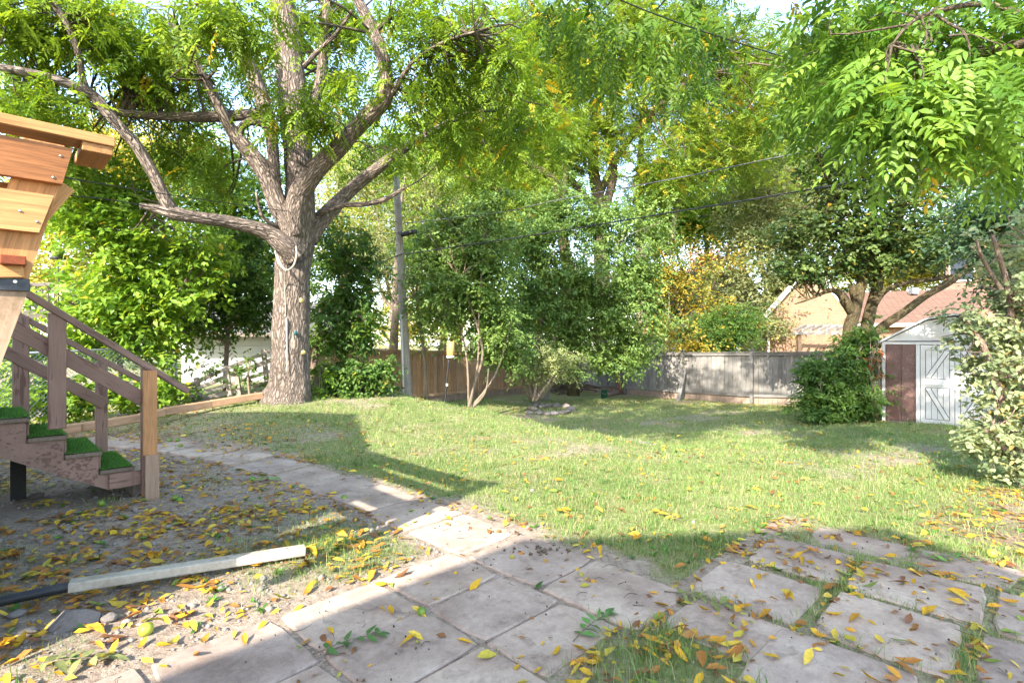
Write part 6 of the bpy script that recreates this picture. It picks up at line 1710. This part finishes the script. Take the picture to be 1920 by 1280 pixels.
# crumbs, twigs and leaf stalks strewn over the slabs
def debris():
    rng = np.random.default_rng(51)
    mb = MB()
    X, Y = scatter_view(2600, 2.35, 6.5, rng, .8)
    u_ = (Y - X) * S2; v_ = (X + Y) * S2
    ok = on_slab(u_, v_, .03) & (rng.random(len(X)) < .15 + .55 * ss(vnoise(X, Y, 3.0, 4.4), -.1, .6))
    for x, y in zip(X[ok], Y[ok]):
        z = hz(x, y) + .019; a = rng.uniform(0, 6.28); p = Vector((x, y, z))
        if rng.random() < .2:
            L = rng.uniform(.03, .13); d1 = Vector((math.cos(a), math.sin(a), 0)) * L; d2 = Vector((math.cos(a + .5), math.sin(a + .5), 0.03)) * L
            mb.tube([p, p + d1 * .5 + Vector((0, 0, .006)), p + d2], [.0016, .0014, .001], 4, 2)
        else:
            s = rng.uniform(.002, .006)
            V_, F_, B_ = tube_vf([p, p + Vector((s * math.cos(a), s * math.sin(a), s)), p + Vector((2 * s * math.cos(a), 2 * s * math.sin(a), 0))], [s * .5, s, s * .4], 5, .2)
            mb.add(V_, F_)
    tag(mb.build('slab_debris', M['bark_dark'], None), 'dark crumbs, twigs and leaf stalks strewn on the slabs', 'debris', kind='stuff')
debris()

# gravel on the bare soil
def gravel():
    rng = np.random.default_rng(9)
    base = [rock_mesh('g', random.Random(i), .7, 1) for i in range(5)]
    Vb = [np.array([v.co[:] for v in m.vertices]) for m in base]; Fb = [np.array([p.vertices[:] for p in m.polygons]) for m in base]
    for m in base: bpy.data.meshes.remove(m)
    X, Y = scatter_view(22000, 2.3, 8.5, rng, .9)
    u = (Y - X) * S2; v = (X + Y) * S2
    bare = (v < vpath(u) - .34) & (u > 3.1)
    dens = np.where(bare, .42 + .5 * ss(vnoise(X, Y, 2.0, 1.5), -.2, .6), .05) * (1 - .6 * grassiness(X, Y))
    k = (rng.random(len(X)) < dens) & ~on_slab(u, v, 0.0) & (v < 5.2)
    X, Y = X[k], Y[k]; Z = hgt(X, Y)
    Vs, Fs, o = [], [], 0
    for i in range(len(X)):
        j = i % 5; s = rng.choice([.006, .009, .013, .02, .032], p=[.36, .32, .2, .09, .03])
        a = rng.uniform(0, 6.28); R = np.array([[math.cos(a), -math.sin(a), 0], [math.sin(a), math.cos(a), 0], [0, 0, 1]])
        Vs.append((Vb[j] * s * np.array([1, rng.uniform(.6, 1), 1])) @ R.T + np.array([X[i], Y[i], Z[i] + s * .25])); Fs.append(Fb[j] + o); o += len(Vb[j])
    ob = np_mesh('gravel', np.concatenate(Vs), np.concatenate(Fs), M['gravel'])
    tag(ob, 'loose gravel and rubble crumbs on the bare soil', 'gravel', kind='stuff')
gravel()

# broad green weeds in the lawn and on the soil
def weeds():
    rng = np.random.default_rng(15)
    X, Y = scatter_view(2600, 2.4, 12, rng, .8)
    u = (Y - X) * S2; v = (X + Y) * S2
    k = ~on_slab(u, v, -.01) & (rng.random(len(X)) < .28) & (v < 16)
    X, Y = X[k], Y[k]; n = len(X)
    per = 6
    i = np.repeat(np.arange(n), per); m = len(i)
    a = rng.uniform(0, 6.28, m); s = rng.uniform(.5, 1.2, n)[i]
    P = np.stack([X[i], Y[i], hgt(X, Y)[i] + .004], 1)
    A = np.stack([np.cos(a), np.sin(a), rng.uniform(.15, .9, m)], 1)
    L = .055 * s * rng.uniform(.7, 1.2, m)
    V, F, nv = leaf_geo(P, A, np.tile([0, 0, 1.0], (m, 1)), L, L * .4, 1)
    c = np.array([.09, .2, .03]) * rng.uniform(.6, 1.6, (m, 1))
    tag(np_mesh('weeds', V, F, M['grass'], None, np.repeat(c, nv, 0)), 'small broad-leaved weeds in soil and lawn', 'weeds', kind='stuff')
weeds()

# ------------------------------------------------------------------ fallen leaves
def litter_density(X, Y):
    u = (Y - X) * S2; v = (X + Y) * S2
    d = np.full(np.shape(X), 0.085)
    soil = (v < vpath(u) - .3) & (u > 3.1)
    d = np.where(soil, .55 + .45 * ss(vnoise(X, Y, 1.8, 3.0), -.4, .5), d)
    d = np.where(soil & (u < 3.7), d * .45, d)
    d = np.maximum(d, .55 * np.exp(-((v - vpath(u) - .42) / .16) ** 2) * (u > 3.2))
    slab = on_slab(u, v)
    joint = (u < 1.7) & (v < 5.1)
    d = np.where(joint, np.where(slab, .17, .5), d)
    d = np.where(slab & (u >= 1.7), .055, d)
    d = np.where(grassiness(X, Y) * (u < 1.8) * (v < 2.9) * (v > 1.8) > .6, .30, d)
    d = np.maximum(d, .75 * ss(v, 5.0, 5.9) * ss(1.0 - u, 0, .8) * ss(9.5 - v, 0, 2))
    d = np.maximum(d, .5 * ss(v, 15, 17.5))
    d = np.maximum(d, .42 * ss(u, 6.5, 8.5) * ss(5.5 - v, 0, 2.5))
    dr = ss(vnoise(X, Y, 2.4, 6.6) + .6 * vnoise(X, Y, 7.0, 2.6), -.45, .75)
    return np.clip(d * (0.35 + 1.25 * dr), 0, 1)
LEAFC = [('golden yellow', (.62, .36, .025)), ('orange', (.56, .28, .03)), ('pale yellow', (.68, .48, .06)), ('rust brown', (.42, .18, .04)), ('dark brown', (.25, .11, .05)), ('olive yellow', (.50, .40, .05)), ('green', (.22, .28, .05))]
def leaf_colour(n, rng):
    t = rng.random(n)
    pal = np.array([[.62, .36, .025], [.56, .28, .03], [.66, .46, .06], [.40, .17, .04], [.24, .11, .045], [.46, .40, .06], [.22, .28, .05]])
    j = rng.choice(len(pal), n, p=[.24, .16, .14, .17, .17, .08, .04])
    return pal[j] * rng.uniform(.75, 1.15, (n, 1))
def litter():
    rng = np.random.default_rng(33)
    X, Y = np.concatenate([np.stack(scatter_view(n, a, b, rng, .85)) for n, a, b in ((18000, 2.35, 5.0), (30000, 4.8, 9.0), (22000, 8.8, 18))], 1)
    dd = litter_density(X, Y)
    u = (Y - X) * S2; v = (X + Y) * S2
    k = (rng.random(len(X)) < dd * .62) & ((X + 1.94) ** 2 + (Y - 2.80) ** 2 > .012) & (v < 17.8) & (u < 14.3) & ~((u > 6.2) & (u < 7.4) & (v < 1.1))
    X, Y, u, v = X[k], Y[k], u[k], v[k]
    L = np.where(Y < 5, .068, np.where(Y < 9, .066, .075)) * rng.gamma(6, 1 / 6, len(X)).clip(.4, 1.7)
    onp = on_slab(u, v)
    Z = hgt(X, Y) + np.where(onp, .022, .012 + .022 * grassiness(X, Y) * rng.random(len(X)))
    order = np.argsort(-(L / Y))
    big = order[:290]; rest = order[290:]
    # the largest ones singly
    meshes = []
    r2 = np.random.default_rng(2)
    for i in range(7):
        P0 = np.zeros((1, 3)); V, F, nv = leaf_geo(np.array([[-.5, 0, 0]]), np.array([[1.0, 0, 0]]), np.array([[0, r2.normal() * .3, 1.0]]), np.array([1.0]), np.array([r2.uniform(.32, .46)]), 1)
        V = V + np.stack([np.zeros(8), r2.normal(size=8) * .03, (.9 if i % 3 == 0 else .25) * r2.uniform(.3, 1.2) * (V[:, 0]) ** 2 + (1.6 if i % 2 else .3) * V[:, 1] ** 2 + r2.normal(size=8) * .03], 1)
        V[:, 2] -= V[:, 2].min()
        me = bpy.data.meshes.new('fallen_leaf'); me.from_pydata([tuple(q) for q in V], [], [tuple(int(a) for a in f) for f in F]); me.update()
        me.polygons.foreach_set('use_smooth', [True] * len(me.polygons))
        me.materials.append(M['fallen']); meshes.append(me)
    for i in big:
        o = bpy.data.objects.new('fallen_leaf', meshes[int(rng.integers(7))]); COL.objects.link(o)
        o.location = (X[i], Y[i], Z[i]); s = L[i] * 1.1
        o.scale = (s, s, s); o.rotation_euler = (rng.normal() * .18, rng.normal() * .18, rng.uniform(0, 6.28))
        cn, cc = LEAFC[int(rng.choice(len(LEAFC), p=[.23, .16, .14, .18, .16, .09, .04]))]
        f_ = rng.uniform(.8, 1.12); o.color = (cc[0] * f_, cc[1] * f_, cc[2] * f_, 1)
        px = 960 + 1000 * X[i] / Y[i]
        if onp[i]:
            wh = 'lower left slabs' if px < 760 else 'middle slabs' if px < 1120 else 'slabs right of the weedy gap' if px < 1500 else 'slabs at the right edge'
            lab, grp = cn + ' fallen leaf lying flat on the ' + wh, 'fallen leaves on the slabs'
        elif u[i] > 3.05 and v[i] < vpath(u[i]):
            wh = 'in front of the white pipe' if Y[i] < 3.45 - .25 * (px - 130) / 440 * 0 and px < 620 else 'behind the white pipe' if px < 420 else 'between the white pipe and the path'
            lab, grp = cn + ' fallen leaf on the bare soil ' + wh, 'fallen leaves on the soil'
        else:
            wh = 'weedy gap in the paving' if px < 1420 and v[i] < 3.1 else 'front strip of lawn' if v[i] > 3.1 and u[i] > 1.5 else 'overgrown joints at the right'
            lab, grp = cn + ' fallen leaf caught in the ' + wh, 'fallen leaves in the foreground grass'
        tag(o, lab, 'leaf', grp)
    X, Y, Z, L = X[rest], Y[rest], Z[rest], L[rest]; n = len(X)
    a = rng.uniform(0, 6.28, n)
    A = np.stack([np.cos(a), np.sin(a), rng.normal(0, .2, n)], 1); N = unit(np.stack([rng.normal(0, .35, n), rng.normal(0, .35, n), np.ones(n)], 1))
    V, F, nv = leaf_geo(np.stack([X, Y, Z + .004], 1), A, N, L, L * rng.uniform(.35, .5, n), 1)
    tag(np_mesh('leaf_litter', V, F, M['litter'], None, np.repeat(leaf_colour(n, rng), nv, 0)), 'scattered yellow and brown fallen leaves', 'leaf litter', kind='stuff')
    pass
M['litter'] = mat_leaf('litter', 0.15, 0.6, (1.1, 1.0, 0.8))
def mat_fallen():
    t = NT('fallen_leaf')
    oc = t.n('TexCoord').outputs['Object']
    c = t.n('ObjectInfo').outputs['Color']
    _ = ([(0, (.62, .36, .025)), (.28, (.56, .28, .03)), (.45, (.68, .48, .06)), (.62, (.42, .18, .04)), (.76, (.25, .11, .05)), (.86, (.52, .40, .05)), (.96, (.22, .28, .05))])
    n1 = t.noise(oc, 3.0, 5, .7); n2 = t.noise(oc, 14, 3, .6)
    c = t.mix(t.ramp(n1, [(.55, (0, 0, 0)), (.72, (.7,) * 3)]), c, (.20, .09, .03))
    c = t.mix(1.0, c, t.ramp(n2, [(.3, (.8,) * 3), (.7, (1.15,) * 3)]), 'MULTIPLY')
    b = t.bsdf(c, .6, None, 0, .3)
    tr = t.n('BsdfTranslucent'); t.l(c, tr.inputs['Color'])
    mx = t.n('MixShader'); mx.inputs[0].default_value = .15; t.l(b, mx.inputs[1]); t.l(tr.outputs[0], mx.inputs[2])
    return t.done(mx.outputs[0])
M['fallen'] = mat_fallen()
litter()
# fallen compound fronds, some still green
def ground_frond(x, y, ang, pal, label, R=.34, grp='fallen leaf fronds'):
    rng = np.random.default_rng(int(x))
    p = np.array(G(x, y, .03)); ax = np.array([math.cos(ang), math.sin(ang), 0.0]); sd_ = np.array([-ax[1], ax[0], 0])
    P, A, N = [], [], []
    for s in np.linspace(.2, .95, 6):
        for sg in (-1, 1):
            P.append(p + ax * R * s + np.array([0, 0, .012 * math.sin(3 * s)])); A.append(ax * .5 + sd_ * sg + np.array([0, 0, rng.uniform(-.05, .25)])); N.append(np.array([rng.normal() * .3, rng.normal() * .3, 1]))
    P.append(p + ax * R); A.append(ax); N.append(np.array([0, 0, 1.0]))
    P, A, N = np.array(P), np.array(A), np.array(N)
    L = .09 * rng.uniform(.6, 1.15, len(P)); A = A + rng.normal(size=A.shape) * np.array([.3, .3, .15]); V, F, nv = leaf_geo(P, A, N, L, L * .46, 1)
    col = np.array(pal) * rng.uniform(.7, 1.2, (len(P), 1))
    th = thing('fallen_frond', label, 'leaf frond', p, grp)
    np_mesh('leaflets', V, F, M['litter'], th, np.repeat(col, nv, 0))
    MB().tube([Vector(p), Vector(p + ax * R * .5) + Vector((0, 0, .015)), Vector(p + ax * R)], [.004, .003, .0015], 6, 4).build('stalk', M['bark_tan'], th, True)
ground_frond(455, 905, 0.2, (.16, .36, .05), 'bright green leaf frond lying on the path')
ground_frond(1075, 1212, 0.9, (.12, .25, .06), 'drooping green frond at the left of the weedy gap in the slabs')
ground_frond(1720, 1052, -0.1, (.15, .30, .06), 'green frond on the slabs at the right')
ground_frond(90, 985, 0.5, (.62, .42, .03), 'yellow frond on the soil below the stairs, nearest the left edge')
ground_frond(155, 1003, 0.0, (.62, .38, .03), 'yellow frond with toothed row of leaflets right of the first')
ground_frond(30, 955, 0.3, (.60, .42, .03), 'yellow frond in the shade under the stair stringer')
ground_frond(60, 872, 0.1, (.15, .32, .05), 'small green frond beside the dark stair support')
ground_frond(585, 1240, 0.6, (.10, .20, .05), 'dark green curled frond on the foreground slab by the soil edge')
ground_frond(1280, 985, 2.0, (.55, .36, .04), 'dry yellow frond in the shaded strip of lawn')
ground_frond(1245, 1118, -0.5, (.22, .24, .07), 'withered olive frond across the slab joint')
ground_frond(50, 1262, 0.2, (.26, .28, .10), 'withered grey-green frond on the sunlit soil at lower left')
